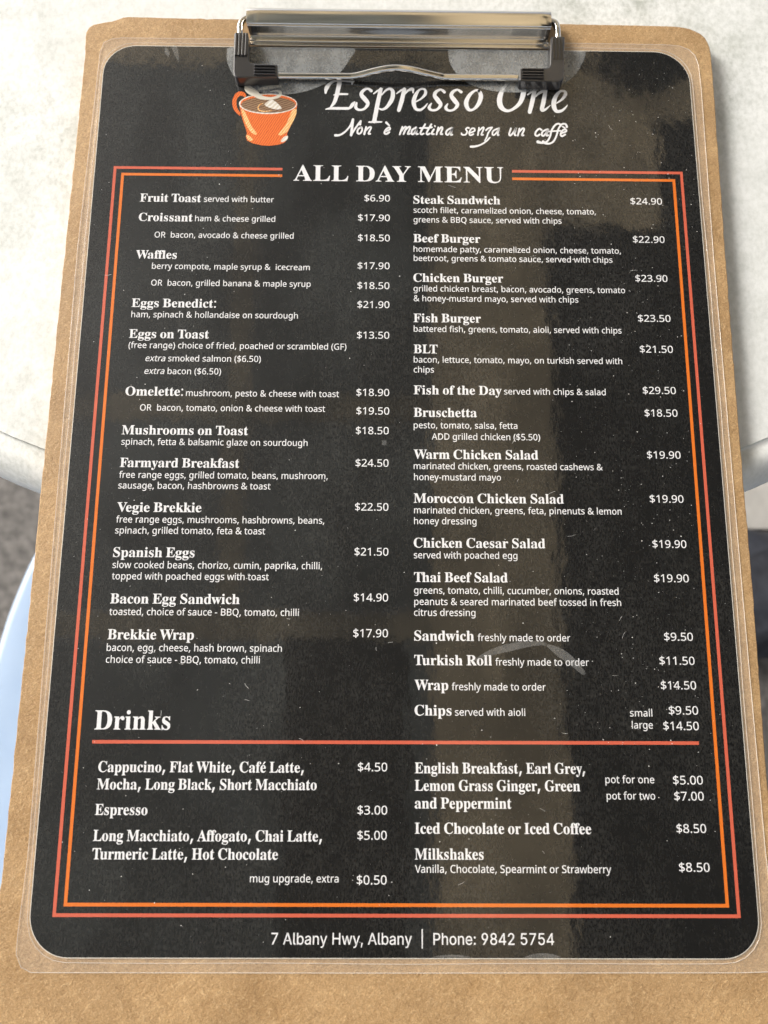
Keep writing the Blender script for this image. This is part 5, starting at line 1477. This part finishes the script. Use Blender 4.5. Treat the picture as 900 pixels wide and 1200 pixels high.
def panel(nm, x0, y0, x1, y1, m, z=RZ, th=0.006):
    bm = bmesh.new()
    box(bm, Vector((x0, y0, z)), Vector((x1, y1, z + th)))
    return obj_bm(nm, bm, m, ROOF)


for (x0, x1) in ((X[0], X[1]), (X[2], X[3])):
    for (y0, y1) in ((Yb, YB0), (YB1, YA0), (YA1, YC)):
        panel('added_roof_sheet', x0 + 0.002, y0 + 0.002, x1 - 0.002, y1 - 0.002, M_ROOF_GREY)
panel('added_canvas_strip', X[1], YB0, X[2], YC, M_ROOF_DIM)
panel('added_roof_sheet', X[1] + 0.001, Yb, X[2] - 0.001, YB0 - 0.001, M_ROOF_GREY)
for (y0, y1) in ((YB0, YB1), (YA0, YA1)):
    panel('added_canvas_strip', X[0], y0, X[1] - 0.001, y1, M_ROOF_DIM)
    panel('added_canvas_strip', X[2] + 0.001, y0, X[3] - 0.002, y1, M_ROOF_DIM)
XP0, XP1, YP = mir(335, 760).x, mir(478, 760).x, mir(400, 748).y
XD1 = mir(772, 200).x
YD0, YD1 = mir(700, 268).y, mir(800, 140).y
panel('added_canvas_strip', X[3], Yb, X[4], YC, M_ROOF_TAN)
panel('added_canvas_strip', X[4] + 0.001, YD0 + 0.001, XD1, YC, M_ROOF_TAN)
panel('added_canvas_strip', XD1 + 0.001, YD1 + 0.001, X[5], YC, M_ROOF_TAN)
panel('added_canvas_strip', X[0], -1.8, X[5], Yb - 0.1, M_ROOF_TAN)
panel('added_canvas_strip', X[0], YC + 0.001, X[5], Yt, M_ROOF_TAN)
panel('added_dark_panel', X[4] + 0.002, Yb, XD1, YD0, M_ROOF_DARK)
panel('added_dark_panel', XD1 + 0.001, Yb, X[5], YD1, M_ROOF_DARK)
panel('added_dark_panel', XP0, Yb, XP1, YP, M_ROOF_DARK, RZ - 0.012)  # added dark panel standing in for the mirrored phone and hand
for y in (Yb - 0.05, Yt + 0.06, -1.86):
    panel('added_beam', X[0] - 0.1, y - 0.03, X[5] + 0.1, y + 0.03, M_POST, RZ - 0.06, 0.12)
for x in (X[0] - 0.06, X[5] + 0.06):
    for y in (-1.86, Yt + 0.06):
        bm = bmesh.new()
        box(bm, Vector((x - 0.03, y - 0.03, g)), Vector((x + 0.03, y + 0.03, RZ - 0.061)))
        obj_bm('added_post', bm, M_POST, ROOF)

# unseen leafy climber, added to be mirrored as dark mottling in the film
VX, VY, VZ = mir(742, 102).x, mir(742, 102).y, RZ - 0.10
VINE = thing('added_vine', 'unseen dark leafy climber under the added roof, put there to be mirrored at the top right of the menu', 'plant', (XD1 + 0.35, VY, RZ - 0.02))
V, F = [], []
for k in range(620):
    a, q = rng.uniform(0, 6.283), math.sqrt(rng.random())
    p = Vector((VX + 0.105 * q * math.cos(a) + rng.gauss(0, 0.016), VY + 0.078 * q * math.sin(a) + rng.gauss(0, 0.012), VZ + rng.uniform(-0.04, 0.04)))
    t = Vector((rng.gauss(0, 1), rng.gauss(0, 1), rng.gauss(0, 0.35))).normalized()
    b = t.cross(Vector((rng.gauss(0, 0.4), rng.gauss(0, 0.4), 1)).normalized()).normalized()
    L, w = rng.uniform(0.010, 0.020), rng.uniform(0.005, 0.009)
    c = len(V)
    dz = Vector((0, 0, -0.002))
    V += [p - t * L, p - t * L * 0.3 + b * w + dz, p + t * L * 0.4 + b * w * 0.8 + dz, p + t * L, p + t * L * 0.4 - b * w * 0.8 + dz, p - t * L * 0.3 - b * w + dz]
    F.append((c, c + 1, c + 2, c + 3, c + 4, c + 5))
M_LEAF = plain('dark_green_leaf', (0.012, 0.022, 0.010), (0.03, 0.05, 0.02), 30, 0.6)
obj('added_foliage', V, F, M_LEAF, VINE)
bm = bmesh.new()
tube(bm, [Vector((XD1 + 0.35 - 0.5 * t, VY + 0.08 * math.sin(5 * t), RZ - 0.03 - 0.08 * t)) for t in [k / 12 for k in range(19)]], 0.006, 8)
obj_bm('added_stem', bm, M_POST, VINE, True)
